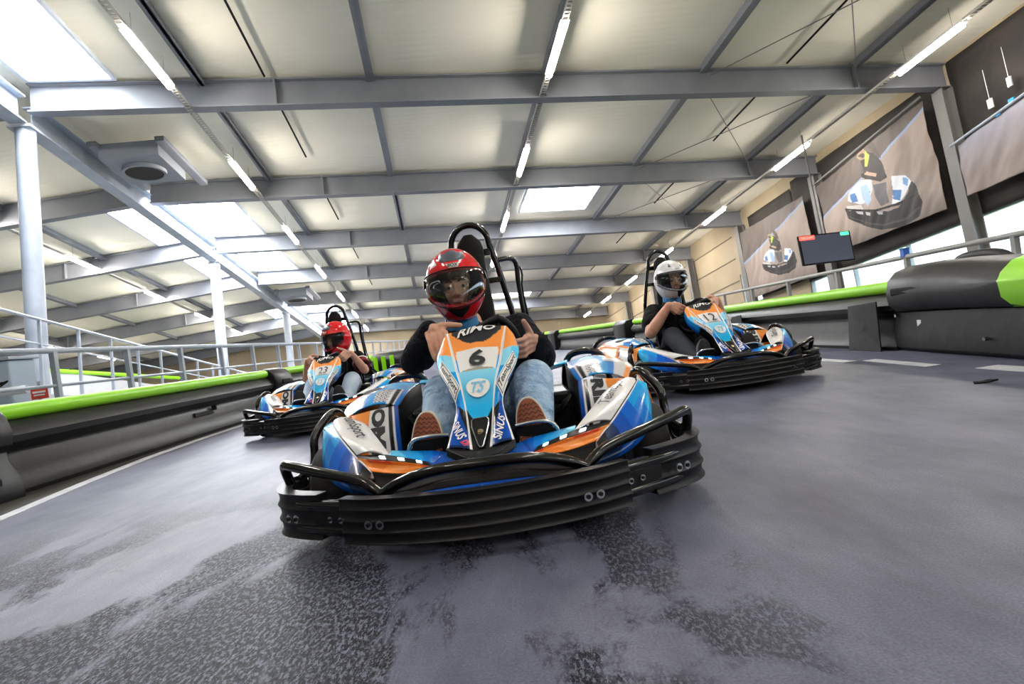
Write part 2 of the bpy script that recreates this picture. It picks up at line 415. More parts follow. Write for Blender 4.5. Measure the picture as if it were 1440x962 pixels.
# I columns along the right wall
for k, y in enumerate([7.3]+GY[:-1]):
    t = hall('wall_column', 'dark grey steel column against the right wall, %s' % ['beside the camera outside the picture', 'nearest one between the two large banners', 'second visible, between the big and the middle banner', 'third visible, at the left edge of the middle banner', 'fourth visible, beyond the banners', 'fifth visible, near the far end', 'farthest of the row'][k], 'column', XR-.2, y, ZF, 'columns along the right wall')
    b = MB(); ibeam(b, (0, 0, .02), (0, 0, zg(XR)-ZF-.02), (1, 0, 0), .3, .3, m=STEEL_D)
    b.v = [p+V((-.15, 0, 0)) for p in b.v]; b.build('shaft', t, smooth=False)
    b = MB(); b.box((0, 0, .01), (.36, .4, .02), STEEL_D); b.build('base_plate', t, smooth=False)
# purlins
PX = [XM+3.3, -.6, 3.05, 6.55, 10.1, XM-3.6, XM-7.2, XM-10.8, XM-14.4]
PN = ['first right of the ridge', 'second right of the ridge', 'third right of the ridge', 'fourth right of the ridge', 'fifth right of the ridge', 'first left of the ridge', 'second left of the ridge', 'third left of the ridge', 'fourth left of the ridge']
proto = None
bays = [7.3]+GY[:-1]
for k, y in enumerate(bays):
    for j, x in enumerate(PX):
        if proto is None:
            b = MB(); b.box((0, 0, 0), (.13, 4.96, .2), STEEL); b.box((.05, 0, -.09), (.1, 4.96, .02), STEEL)
            proto = b.build('roof_purlin', smooth=False); o = proto
        else:
            o = proto.copy(); COL.objects.link(o)
        o.matrix_world = BM @ Matrix.Translation((x, y+2.5, zr(x)-.12-(.02 if x > XM else .03)))
        tag(o, 'grey roof purlin in the %s roof bay, %s' % (ORD[k], PN[j]), 'purlin', 'roof purlins')
# thin dark pipes under the liner
for k, y in enumerate(bays[:5]):
    for x, nm in ((-2.65, 'left'), (8.4, 'right')):
        b = HB(); b.cyl((x, y+.3, zr(x)-.07), (x, y+(3.6 if k else 4.8), zr(x)-.07), .022, PLASTIC_M, 8)
        tag(b.build('sprinkler_pipe'), 'thin dark pipe under the roof in the %s bay, %s of the middle lights' % (ORD[k], nm), 'pipe', 'thin dark roof pipes')
# wind bracing rods in the right bays
for k, y in enumerate(bays[:3]):
    for q, (xa, xc) in enumerate(((6.6, 10.0), (10.0, 6.6))):
        b = HB(); b.cyl((xa, y+.2, zr(xa)-.3), (xc, y+4.8, zr(xc)-.3), .011, STEEL_D, 6)
        tag(b.build('bracing_rod'), 'thin diagonal bracing rod in the %s roof bay, running %s' % (ORD[k], 'rightwards with distance' if q == 0 else 'leftwards with distance'), 'bracing rod', 'diagonal bracing rods')

# skylights
FRM = mat('skylight_frame', 'C3CBD6', .4)
def skylight(label, x0, x1, y0, y1):
    xc, yc = (x0+x1)/2, (y0+y1)/2; sl = math.atan((zr(x1)-zr(x0))/(x1-x0))
    t = thing('skylight', label, 'skylight', BM @ Matrix.Translation((xc, yc, zr(xc)-.015)) @ Matrix.Rotation(-sl, 4, 'Y'), 'roof skylights')
    b = MB(); b.box((0, 0, -.0), (x1-x0-.06, y1-y0-.06, .03), SKY_E); b.build('pane', t, smooth=False)
    b = MB(); X, Y = (x1-x0)/2, (y1-y0)/2
    for s in (-1, 1): b.box((s*X, 0, -.02), (.07, 2*Y+.07, .07), FRM); b.box((0, s*Y, -.02), (2*X, .07, .07), FRM)
    b.build('frame', t, smooth=False)
    b = MB()
    b.box((0, 0, -.03), (2*X, .03, .02), FRM); b.build('glazing_bar', t, smooth=False)
skylight('large bright skylight in the upper left corner, in the nearest bay', -7.0, -5.45, 7.5, 12.1)
skylight('large bright skylight beside the ridge beam, past the second girder', -7.0, -5.35, 17.5, 22.1)
skylight('bright skylight beside the ridge beam, past the third girder', -7.0, -5.35, 22.5, 27.1)
skylight('far bright skylight beside the ridge beam, past the fifth girder', -7.0, -5.2, 32.5, 37.1)
skylight('farthest skylight beside the ridge beam', -7.0, -5.2, 37.5, 42)
skylight('square bright skylight right of the middle light row', 3.55, 5.95, 18.7, 21.2)
skylight('small distant skylight seen just above the red helmet', 3.55, 6.0, 34.6, 36.6)
skylight('narrow skylight left of the ridge, second bay', -8.9, -7.5, 17.5, 22.1)
skylight('narrow skylight left of the ridge, third bay', -8.9, -7.5, 22.5, 27.1)
skylight('narrow skylight left of the ridge, far bay', -8.9, -7.5, 32.5, 37.1)

# tube lights in rows with trays between
rows = [('left', -4.17, 6.78, [-15.3+5*k for k in range(12)]), ('middle', 2.9, 6.45, [-15.3+5*k for k in range(12)]), ('right', 10.35, 5.9, [-15.3+5*k for k in range(12)]),  # rows run on unseen behind the camera, added there for more frontal light
        ('far left', -10.95, 6.8, [15.4+5.1*k for k in range(5)]), ('outermost left', -17.5, 6.1, [19.9+5*k for k in range(4)])]
lproto = tproto = None
TRAYM = mat('cable_tray_steel', 'B9B5AC', .5)
for rn, x, z, ys in rows:
    for k, y in enumerate(ys):
        vis = [q for q in ys if q > 9]
        lb = 'lit tube lamp in the %s row, %s' % (rn, (ORD[vis.index(y)]+' from the camera') if y > 9 else 'out of view overhead, %s in its row' % ORD[k])
        if lproto is None:
            lproto = thing('tube_light', lb, 'ceiling light', BM @ Matrix.Translation((x, y+.85, z)), 'rows of tube lights')
            b = MB(); b.box((0, 0, .055), (.17, 1.68, .03), WHITE); b.box((0, 0, .085), (.09, 1.66, .04), WHITE); b.build('housing', lproto, smooth=False, bevel=.006)
            b = MB(); b.tube(rounded([(0, -.82, 0), (0, -.8, 0), (0, .8, 0), (0, .82, 0)], 1), .046, TUBE_E, 10); b.build('tube', lproto)
            b = MB()
            for s in (-.6, .6): b.cyl((0, s, .07), (0, s, .5), .004, STEEL_D, 5)
            b.build('hanger', lproto)
            t = lproto
        else:
            t = copy_tree(lproto); t.matrix_world = BM @ Matrix.Translation((x, y+.85, z)); tag(t, lb, 'ceiling light')
        if k < len(ys)-1:
            lb = 'perforated cable tray in the %s light row, %s' % (rn, ('beyond the %s visible lamp' % ORD[vis.index(y)]) if y > 9 else 'out of view above the camera, %s' % ORD[k])
            if tproto is None:
                b = MB(); b.box((-.05, 0, 0), (.014, 3.24, .05), TRAYM); b.box((.05, 0, 0), (.014, 3.24, .05), TRAYM)
                for q in range(32): b.box((0, -1.55+q*.1, -.02), (.1, .045, .012), TRAYM)
                tproto = o = b.build('cable_tray', smooth=False)
            else: o = tproto.copy(); COL.objects.link(o)
            o.matrix_world = BM @ Matrix.Translation((x, y+3.35, z+.05)); tag(o, lb, 'cable tray', 'trays linking the tube lights')

# ventilation unit in the first bay
t = hall('ventilation_unit', 'grey ceiling ventilation unit with a round dark opening near the left column', 'ventilation unit', -6.1, 14.7, 6.95, None)
VG = mat('vent_grey', '82878F', .5)
b = MB(); b.box((0, 0, 0), (1.25, 1.5, .35), VG); b.box((.72, .4, .12), (.2, 2.6, .12), STEEL); b.box((-.68, .4, .12), (.2, 2.6, .12), STEEL); b.build('housing', t, smooth=False, bevel=.01)
b = MB(); b.lathe([(.02, -.2), (.42, -.2), (.46, -.17), (.46, -.26), (.4, -.26), (.4, -.22), (.02, -.22)], Matrix(), VG, 32); b.build('collar', t)
b = MB(); b.cyl((0, 0, -.235), (0, 0, -.225), .4, mat('dark_opening', '2B2725', .8), 32); b.build('opening', t)
t2 = copy_tree(t); t2.matrix_world = BM @ Matrix.Translation((-6.1, 29.8, 6.95)); t2['label'] = 'grey ventilation unit with dark opening far down beside the third column'

# ------------------------------------------------------------------ right wall: curtains, banners, screen
CURT = mat('dark_curtain', '262321', .8, var=(1.2, '1F1C1B', '35302C'), bump=(3, .5, .05))
def cloth(name, x, ys, z0f, z1f, m, label, cat, amp=.05, group=None, colfn=None, nu=60, nv=24):
    b = HB(); y0, y1 = ys
    def fn(u, v):
        y = lerp(y0, y1, u); z = lerp(z0f(u), z1f(u), v)
        d = amp*(noise.noise(V((y*1.7+v*1.3, z*.8, x)))*1.0+noise.noise(V((y*4+z*3, z*1.2-y*2, 3)))*.4)
        return V((x+d, y, z))
    b.grid(fn, nu, nv, m, colfn); o = b.build(name, solid=.006); return tag(o, label, cat, group)
cloth('curtain', XR-.07, (12.6, 18.8), lambda u: 2.9, lambda u: 6.3, CURT, 'dark cloth behind the big kart banner above the windows', 'curtain', .02)  # cloth top raised over cladding to stand in for the shade there
cloth('curtain', XR-.07, (18.9, 21.8), lambda u: 3.0, lambda u: 6.1, CURT, 'dark cloth behind the middle banner, left of the screen', 'curtain', .02)
cloth('curtain', XR-.07, (-4, 12.2), lambda u: 2.9, lambda u: 6.5, CURT, 'black cloth at the right edge of the picture above the windows', 'curtain', .04)  # real cloth, carried up to the roof to darken the shaded cladding
BANN = mat('banner_print', None, .6, attr='Livery', bump=(2.5, .5, .06))
def mixc(a, b_, t): t = min(max(t, 0), 1); return tuple(lerp(a[i], b_[i], t) for i in range(3))+(1,)
def inpoly(x, y, P):
    c = False; n = len(P)
    for i in range(n):
        (x1, y1), (x2, y2) = P[i], P[i-1]
        if (y1 > y) != (y2 > y) and x < (x2-x1)*(y-y1)/(y2-y1)+x1: c = not c
    return c
KPRINT = [([(632,510),(640,560),(690,595),(760,607),(840,582),(900,530),(920,470),(908,400),(885,380),(880,430),(840,500),(800,520),(700,515)], '1F1D1D'),
    ([(690,400),(720,375),(765,372),(760,420),(740,470),(700,490),(655,470),(668,430)], 'CDD3DC'), ([(668,440),(690,430),(695,475),(672,480)], '46709F'), ([(735,430),(752,425),(745,480),(725,485)], '46709F'),
    ([(840,365),(880,365),(895,390),(870,440),(840,490),(822,485),(835,420)], 'D5DAE2'), ([(832,425),(860,425),(850,470),(828,465)], '3F6FA6'), ([(872,372),(888,380),(880,410),(868,400)], '6F97C6'),
    ([(763,400),(815,390),(812,480),(780,497),(768,450)], '57565B'), ([(640,497),(700,492),(705,520),(650,520)], 'B9B6B2'), ([(716,400),(748,394),(752,468),(732,500),(714,470)], '8FA9C9'), ([(676,524),(700,526),(698,540),(682,538)], 'A9A8A8'), ([(712,527),(736,528),(732,543),(714,542)], 'A9A8A8'), ([(760,522),(782,520),(778,535),(763,535)], '96979A'),
    ([(632,508),(700,515),(760,512),(840,480),(906,436),(908,442),(842,490),(762,520),(700,523),(634,517)], '100F0F'), ([(640,545),(700,575),(770,580),(850,545),(905,490),(908,496),(852,553),(770,588),(700,583),(640,552)], '3A3837'),
    ([(733,265),(745,235),(790,255),(815,300),(822,370),(795,387),(740,368),(742,320)], '2E2A29'), ([(772,195),(792,190),(806,215),(815,285),(795,270)], '4A423C'), ([(722,262),(733,231),(760,228),(772,254),(757,276),(735,280)], '8A7563'), ([(728,258),(750,246),(766,258),(752,272)], '3A3230'),
    ([(765,238),(777,262),(760,312),(751,312)], 'A6B548'), ([(738,347),(755,335),(787,350),(782,363)], 'A88C78'), ([(727,345),(742,338),(745,365),(730,362)], '1C1A1A')]
def banner_col(cpx, cpy, wpx, hpx, slope, sc, shift=(0, 0)):
    bgc = cm('5F554E', 'A3948B', '877A72', '3B3430', '8295B5')
    def fn(u, v):
        n = noise.noise(V((u*3, v*3, cpx*.01)))*.5+.5
        c = mixc(bgc[0], bgc[1], .25+.6*n+.35*(1-u)*.6)
        c = mixc(c, bgc[0], (.22-v)*4)
        if v > .93-.40*u: c = mixc(c, bgc[3], .8)
        if abs(v-(.93-.40*u)) < .014: c = bgc[4]
        dx = -(u-.5)*wpx; dy = -(v-.5)*hpx-slope*dx
        x = 770+(cpx+dx-shift[0])/sc; y = 420+(cpy+dy-shift[1])/sc
        for P, h in KPRINT:
            if inpoly(x, y, P): c = rgb(h)
        return c
    return fn
cloth('banner', XR-.45, (12.62, 16.95), lambda u: lerp(3.22, 3.35, u), lambda u: lerp(5.85, 5.45, u), BANN, 'large hanging banner printed with a driver in a racing kart', 'banner', .07, 'printed banners on the right wall', banner_col(755, 430, 465, 400, .6, 1, (770, 420)), 220, 190)
cloth('banner', XR-.45, (17.7, 21.9), lambda u: lerp(2.95, 3.0, u), lambda u: lerp(5.45, 5.55, u), BANN, 'middle banner behind the screen, printed with a smaller racing kart', 'banner', .05, 'printed banners on the right wall', banner_col(270, 711, 300, 340, .5, .52, (275, 725)), 150, 130)
cloth('banner', XR-.45, (9.2, 12.02), lambda u: 3.3, lambda u: lerp(4.8, 4.45, u), BANN, 'plain grey-brown banner cut off by the right edge of the picture', 'banner', .07, 'printed banners on the right wall', lambda u, v: mixc(rgb('857A76'), rgb('8890A6'), (v-.3)*.8), 60, 50)
b = HB(); b.cyl((XR-.5, 12.6, 5.93), (XR-.5, 17.1, 5.52), .03, STEEL_D, 8); tag(b.build('banner_rail'), 'thin rail the big kart banner hangs from', 'rail')
b = HB(); b.cyl((XR-.5, 9, 4.86), (XR-.5, 12.1, 4.5), .03, STEEL_L, 8); tag(b.build('banner_rail'), 'thin pale rail above the banner at the right edge', 'rail')
# blue and white bits hung on the black cloth at the right edge
for q, (y, z, c, sz, nm) in enumerate([(11.2, 5.0, WHITE, .12, 'white tag hanging on the black cloth, left one'), (10.7, 5.2, WHITE, .1, 'white tag hanging on the black cloth, right one'), (11.1, 4.72, BLUEINK, .1, 'small blue tag on the black cloth above the rail'), (10.75, 4.83, BLUEINK, .13, 'larger blue tag on the black cloth above the rail')]):
    b = HB(); b.box((XR-.25, y, z), (.03, sz, .2 if c is WHITE else .08), c)
    if c is WHITE: b.cyl((XR-.25, y, z+.1), (XR-.25, y, z+.75), .006, WHITE, 5)
    tag(b.build('hanging_tag', smooth=False), nm, 'tag')

# text helper -----------------------------------------------------
_tc = {}
def text_mesh(s, shear=0, wide=1, bold=0):
    k = (s, shear, bold)
    if k in _tc: return _tc[k]
    cu = bpy.data.curves.new('t', 'FONT'); cu.body = s; cu.shear = shear; cu.resolution_u = 3; cu.offset = bold
    ob = bpy.data.objects.new('t', cu); COL.objects.link(ob); dg = bpy.context.evaluated_depsgraph_get()
    me = bpy.data.meshes.new_from_object(ob.evaluated_get(dg)); bm = bmesh.new(); bm.from_mesh(me)
    bmesh.ops.triangulate(bm, faces=bm.faces)
    bmesh.ops.subdivide_edges(bm, edges=[e for e in bm.edges if e.calc_length() > .25], cuts=1)
    bmesh.ops.triangulate(bm, faces=bm.faces)
    xs = [v.co.x for v in bm.verts]; ys = [v.co.y for v in bm.verts]
    x0, x1, y0, y1 = min(xs), max(xs), min(ys), max(ys)
    bm.verts.ensure_lookup_table()
    vs = [((v.co.x-x0)/(x1-x0), (v.co.y-y0)/(y1-y0)) for v in bm.verts]; fs = [tuple(v.index for v in f.verts) for f in bm.faces]
    bm.free(); bpy.data.objects.remove(ob); _tc[k] = (vs, fs); return _tc[k]
def text_on(fn, s, name, m, parent, shear=0, bold=0, label=None):
    """fn(u, v) -> point, u along the writing and v up"""
    vs, fs = text_mesh(s, shear, 1, bold); b = MB(); b.add([fn(u, v) for u, v in vs], fs, m)
    me = bpy.data.meshes.new(name); me.from_pydata(b.v, [], b.f); me.materials.append(m)
    o = bpy.data.objects.new(name, me); COL.objects.link(o); o.parent = parent
    if label: o['label'] = label
    return o

# screen hanging at the right
t = hall('timing_screen', 'dark flat screen with a red and a green corner bar, hanging before the banners', 'screen', 9.75, 14.0, 2.58)
b = MB(); b.box((0, 0, .35), (1.38, .06, .74), PLASTIC_M); b.build('casing', t, smooth=False, bevel=.01)
SCR = mat('screen_face', '2A2D36', .3, emit='2A2D36', estr=.35)
b = MB(); b.box((0, -.034, .35), (1.3, .006, .68), SCR); b.build('display', t, smooth=False)
b = MB(); b.box((-.47, -.04, .65), (.4, .004, .1), mat('screen_red', 'F0352B', .4, emit='F0352B', estr=1.2)); b.build('red_bar', t, smooth=False)
b = MB(); b.box((.53, -.04, .66), (.22, .004, .08), mat('screen_green', '2FC46A', .4, emit='2FC46A', estr=1.0)); b.build('green_bar', t, smooth=False)
b = MB(); b.cyl((0, .05, .68), (0, .05, 3.3), .02, STEEL_D, 8); b.build('ceiling_pole', t)
text_on(lambda u, v: V((-.63+.32*u, -.044, .625+.05*v)), 'TEAMSPORT', 'lettering', WHITE, t, 0, .01)

# ------------------------------------------------------------------ railings
def railing(name, label, P0, P1, spacing, zt, rails, zlow, m=STEEL_L, w=.05, offset=0, post_r=.022, flip=False):
    """P0->P1 base points (top rail height zt above them); works in the given matrix"""
    M, a, c = P0
    L = (c-a).length; d = (c-a).normalized()
    t = thing(name, label, 'railing', M @ Matrix.Translation(a))
    b = MB(); b.tube([V((0, 0, zt)), d*L+V((0, 0, zt))], .028, m, 10); b.build('top_rail', t)
    for z in rails:
        b = MB(); b.tube([V((0, 0, z)), d*L+V((0, 0, z))], .016, m, 8); b.build('mid_rail', t)
    pm = None; n = int((L-offset)/spacing)
    for k in range(n+1):
        if pm is None:
            b = MB(); b.box((0, 0, (zlow+zt)/2), (.05, .05, zt-zlow-.02), m); pm = b.build('post', t, smooth=False); q = pm
        else: q = pm.copy(); COL.objects.link(q)
        q.location = d*(offset+k*spacing)
    return t
I4 = Matrix()
railing('guard_railing', 'pale steel railing just behind the left barrier, level with its top rail', (I4, V((-4.3, -.5, 0)), V((-4.3, 31, 0))), None, 1.13, 1.05, [.72], 0, offset=.75)
railing('guard_railing', 'farther pale steel railing along the round columns, sloping down to the right', (BM, V((XM+.35, 7.9, 1.5)), V((XM+.35, 40, 1.5))), None, 1.2, 1.35, [.9], 0, offset=.3, m=STEEL_L)
railing('guard_railing', 'thin grey railing behind the right barrier before the windows', (I4, V((4.5, 3.5, 0)), V((4.5, 20, 0))), None, 1.5, .85, [], 0, offset=.5, m=mat('dull_rail', '9A9A98', .45))
b = MB(); b.box((4.5, 7.02, .895), (.07, .07, .09), mat('blue_box', '1E5FC0', .4)); b.box((4.5, 7.02, .945), (.08, .08, .012), mat('blue_box', '1E5FC0', .4))
tag(b.build('sensor_box', smooth=False, bevel=.004), 'small blue box fixed on the thin railing before the right windows', 'box')
# walkway edge that carries the far railing
b = HB(); b.box((XM+.2, 24, 1.35), (.7, 33, .28), mat('walkway_edge', 'B4BAC2', .5)); tag(b.build('walkway_slab', smooth=False, bevel=.01), 'pale raised walkway edge under the farther left railing', 'walkway')
# low far barrier on the other track
b = HB(); b.tube([(-14, 20, 3.75), (-14, 27, 4.1), (-14, 36, 4.55)], .09, GREEN, 10); tag(b.build('green_rail'), 'distant lime green rail of another track, seen between the left railing posts', 'rail')
b = HB(); b.box((-14.2, 28, 3.0), (.4, 17, 2.0), mat('pale_wall_panel', 'B9BDC2', .6)); tag(b.build('partition_wall', smooth=False), 'pale low wall under the distant green rail on the left', 'wall')

# sheet, pipe, cables, red notice at the left edge
t = thing('equipment_cabinet', 'pale blue-grey metal cabinet standing behind the left barrier at the picture edge', 'cabinet', Matrix.Translation((-5.3, 6.35, 0)))
CABM = mat('cabinet_paint', 'B3C4D6', .45)
b = MB(); b.box((0, 0, .52), (.7, .35, 1.04), CABM); b.build('body', t, smooth=False, bevel=.015)
b = MB(); b.box((0, 0, 1.06), (.76, .4, .03), STEEL_L); b.build('top_edge', t, smooth=False, bevel=.005)
b = MB(); b.tube(rounded([(-.5, 0, .0), (-.5, 0, .73), (.4, 0, .73)], 3), .04, mat('white_pipe', 'D9DEE3', .4), 12); b.v = [p+V((-5.1, 6.05, 0)) for p in b.v]
tag(b.build('pipe'), 'white pipe running before the pale cabinet at the left edge', 'pipe')
b = MB()
for q in range(7):
    b.tube(rounded([(-5.2+q*.05, 5.98, .785), (-5.15+q*.06, 5.95, .84+.02*math.sin(q*2)), (-5.05+q*.04, 5.95, .80+.03*math.cos(q)), (-4.95, 5.97, .785)], 2), .007, BLUEINK if q == 3 else PLASTIC_M, 6)
tag(b.build('cable_bundle'), 'bundle of black and blue cables tied on the white pipe', 'cables')
b = MB(); b.box((-4.78, 6.3, .68), (.17, .01, .12), mat('red_notice', 'D8452F', .5)); b.box((-4.78, 6.293, .69), (.13, .004, .02), WHITE); b.box((-4.78, 6.293, .66), (.11, .004, .015), WHITE)
b.box((-4.78, 6.31, .4), (.03, .02, .8), STEEL_L)
tag(b.build('notice_plate', smooth=False), 'small red notice plate on a thin post beside the left column', 'sign')

# ------------------------------------------------------------------ crash barriers
# profile: lateral (positive = towards the track), up
PROF = [(-.22, 0), (.16, 0), (.17, .03), (.13, .07), (.10, .16), (.095, .25), (.07, .285), (.09, .31), (.15, .345), (.165, .39), (.14, .44), (.09, .48), (.05, .50), (-.2, .50)]
CAPP = [(.045*math.cos(a)+.035, .055*math.sin(a)+.545) for a in [2*PI*i/14 for i in range(14)]]
def barrier(label, path, sgn, group, green=True, plate=True):
    P = rounded(path, 2)
    mid = P[len(P)//2]
    t = thing('crash_barrier', label, 'crash barrier', Matrix.Translation((mid.x, mid.y, 0)), group)
    Q = [p-V((mid.x, mid.y, 0)) for p in P]
    b = MB(); b.sweep(Q, [(-sgn*a, z) for a, z in PROF], BARR); b.build('body', t)
    b = MB(); b.sweep(Q, [(-sgn*(a*1.35), z) for a, z in CAPP], GREEN if green else BARR); b.build('top_rail', t)
    if plate:
        i = len(Q)//2; d = (Q[i+1]-Q[i]).normalized(); l = V((0, 0, 1)).cross(d)*(-sgn); c = Q[i]+l*.104
        M = Matrix.Translation(c) @ Matrix((d, l, V((0, 0, 1)))).transposed().to_4x4()
        b = MB(); b.box((0, 0, .225), (.42, .02, .05), BARR_B, M); b.build('grip', t, smooth=False, bevel=.008)
        b = MB(); b.box((.2, .02, .26), (.03, .05, .05), PLASTIC_M, M); b.build('hook', t, smooth=False, bevel=.004)
    return t
def block(label, x, y, ang, group, ln=.62, green=False, scale=1, stripes=0):
    t = thing('barrier_block', label, 'barrier block', Matrix.Translation((x, y, 0)) @ Matrix.Rotation(ang, 4, 'Z') @ Matrix.Scale(scale, 4), group)
    # local: x along the barrier, -y towards the track
    b = MB()
    def ring(x_, g): return [V((x_, -g*.24 if z < .5 else -g*.17, z)) if False else V((x_, y_*g, z*(.97+.03*g))) for y_, z in
        [(.22, 0), (.22, .52), (.14, .59), (-.04, .615), (-.13, .585), (-.19, .52), (-.225, .42), (-.21, .34), (-.16, .30), (-.17, .24), (-.22, .16), (-.25, .06), (-.25, 0)]]
    rs = [ring(-ln/2, .9), ring(-ln/2+.03, 1), ring(ln/2-.03, 1), ring(ln/2, .9)]
    b.loft(rs, BARR_B); b.build('body', t, bevel=.008)
    b = MB()
    for z in (.41, .12): b = MB(); b.box((0, -.222, z), (ln*.45, .03, .06), PLASTIC_M); b.build('hand_slot', t, smooth=False, bevel=.01)
    for k in range(stripes):
        b = MB(); b.box((-ln/2+.1+k*.17, -.235, .33), (.085, .02, .46), GREEN); b.build('green_stripe', t, smooth=False, bevel=.008)
    return t
barrier('left crash barrier with lime top rail, before the block at the picture edge', [(-3.42, 1.0, 0), (-3.45, 3.38, 0)], 1, None, plate=False)
block('black barrier block at the left edge of the picture', -3.45, 3.70, PI/2, None)
barrier('long left crash barrier with lime green top rail, between two black blocks', [(-3.46, 4.02, 0), (-3.5, 6.5, 0), (-3.5, 8.63, 0)], 1, None)
block('black barrier block behind the left kart, where two green rails meet', -3.5, 8.95, PI/2, None)
barrier('far left crash barrier behind the kart numbered 23', [(-3.5, 9.27, 0), (-3.45, 10.6, 0), (-3.1, 11.3, 0), (-2.5, 11.2, 0)], 1, None, plate=False)
block('rounded end block with lime vertical stripes behind the left kart', -2.0, 10.75, math.radians(-25), None, ln=.75, stripes=3)
barrier('long right crash barrier with lime green top rail behind the kart numbered 12', [(3.42, 5.35, 0), (3.46, 8, 0), (3.3, 11, 0), (2.75, 13.6, 0)], -1, None)
block('black barrier block in the far right curve', 2.62, 14.1, math.radians(103), None)
barrier('far right crash barrier in the curve beyond the white helmet', [(2.5, 14.45, 0), (2.0, 16.6, 0), (1.55, 19, 0)], -1, None, plate=False)
block('black barrier block farthest along the right curve', 1.42, 19.5, math.radians(105), None)
block('distant barrier block with lime stripes at the end of the right curve', .75, 21.5, math.radians(160), None, ln=.8, stripes=3, scale=1.0)
barrier('very distant crash barrier across the end of the track', [(1.1, 20.6, 0), (1.25, 20.0, 0)], -1, None, plate=False)
# mats leaning on the right barrier
for (y, wd, lb) in ((5.72, .55, 'black rubber mat leaning on the right barrier next to the corner block'), (8.9, .5, 'small black rubber mat on the right barrier behind the kart numbered 12')):
    b = MB(); b.prism([(3.17, y-wd/2, .0), (3.19, y+wd/2, .0), (3.23, y+wd/2, .42), (3.18, y-wd/2, .44)], (.012, 0, 0), SLAB)
    tag(b.build('rubber_mat', smooth=False, bevel=.004), lb, 'rubber mat')
# corner unit at the right
t = thing('corner_barrier', 'large glossy black corner barrier unit above the scuffed slab at the right edge', 'crash barrier', Matrix.Translation((3.4, 4.4, 0)))
b = MB()
pr = lambda g, dz: [V((.35, 0, .33)), V((.35, 0, .66+dz)), V((.0, 0, .70+dz)), V((-.12*g, 0, .665+dz)), V((-.19*g, 0, .60+dz)), V((-.22*g, 0, .50)), V((-.21*g, 0, .40)), V((-.15*g, 0, .33))]
rs = []
for yy, g, dz, xo in ((.95, .75, -.02, .0), (.88, 1, 0, 0), (.45, 1.0, .0, -.01), (.0, 1.05, -.02, -.06), (-.5, 1.1, -.055, -.16), (-1.1, 1.1, -.07, -.3), (-1.7, 1.1, -.07, -.46)):
    rs.append([p+V((xo, yy, 0)) for p in pr(g, dz)])
b.loft(rs, BARR_B); b.build('body', t, bevel=.012)
b = MB(); b.box((-.2, .62, .50), (.05, .42, .07), PLASTIC_M); b.build('hand_slot', t, smooth=False, bevel=.02)
b = MB(); b.tube(rounded([(.05, .35, .68), (.04, .25, .70), (.0, -.1, .69), (-.03, -.25, .62)], 2), .035, BARR_B, 12); b.build('top_bulge', t)
b = MB(); rs = []
for yy, g, dz, xo in ((-.56, 1.12, -.05, -.165), (-.60, 1.15, -.05, -.175), (-1.0, 1.15, -.06, -.27)): rs.append([p+V((xo, yy, 0)) for p in pr(g, dz)])
b.loft(rs, GREEN); b.build('green_panel', t, bevel=.008)['label'] = 'lime green panel at the picture edge'
t = thing('kerb_slab', 'long scuffed black slab standing on the track at the right edge', 'kerb slab', Matrix.Translation((3.2, 4.4, 0)))
path = [(.1, .98, 0), (.04, .6, 0), (-.02, .1, 0), (-.08, -.4, 0), (-.2, -1.0, 0), (-.38, -1.7, 0)]
b = MB(); b.sweep(rounded(path, 2), [(0, 0), (.3, 0), (.3, .325), (0, .325), (-.0, .3), (-.035, .16), (-.03, .03)], SLAB); b.build('body', t, bevel=.006)
b = MB()
for y_, z_ in ((.9, .13), (.92, .30), (-.3, .13), (-.9, .12)):
    xx = .1 if y_ > .5 else (-.09 if y_ > -.5 else -.2); b.cyl((xx-.045, y_, z_), (xx-.02, y_, z_), .014, CHROME, 12)
b.build('bolts', t)
b = MB(); b.box((.02, .56, .235), (.006, .05, .05), WHITE); b.build('sticker', t, smooth=False)
rad = math.radians

# ================================================================== karts
BL = dict(o='F58A32', o2='FF9F4E', o3='EF7A24', w='F1F1F2', w2='DDDFE4', b0='0A4FB4', b1='0B63CF', b2='0E7FE0', b3='16A0EC', b4='27B9F4', c0='8FDDF9', c1='5CCBF7', c2='1BB7F3', n='0B2A5C', k='111318', g='A9A79A')
BL = {k: rgb(v) for k, v in BL.items()}
def arc(P):
    P = [V(p) for p in P]; L = [0]
    for i in range(1, len(P)): L.append(L[-1]+(P[i]-P[i-1]).length)
    T = L[-1]
    def f(u):
        d = u*T
        for i in range(1, len(P)):
            if d <= L[i]+1e-9: return P[i-1].lerp(P[i], (d-L[i-1])/max(1e-9, L[i]-L[i-1]))
        return P[-1]
    return f
def idx(P):
    """even by index, smooth through the points (catmull-rom)"""
    P = [V(p) for p in P]; n = len(P)-1
    def f(u):
        x = min(max(u, 0), 1)*n; i = min(int(x), n-1); t = x-i
        p0, p1, p2, p3 = P[max(i-1, 0)], P[i], P[i+1], P[min(i+2, n)]
        return .5*((2*p1)+(-p0+p2)*t+(2*p0-5*p1+4*p2-p3)*t*t+(-p0+3*p1-3*p2+p3)*t**3)
    return f
def patch(A, B, bulge=V((0, 0, 0)), prof=None):
    """surface between edge A(u) (v=0) and edge B(u) (v=1)"""
    bulge = V(bulge)
    return lambda u, v: A(u).lerp(B(u), v)+bulge*(4*v*(1-v))*(prof(u) if prof else 1)
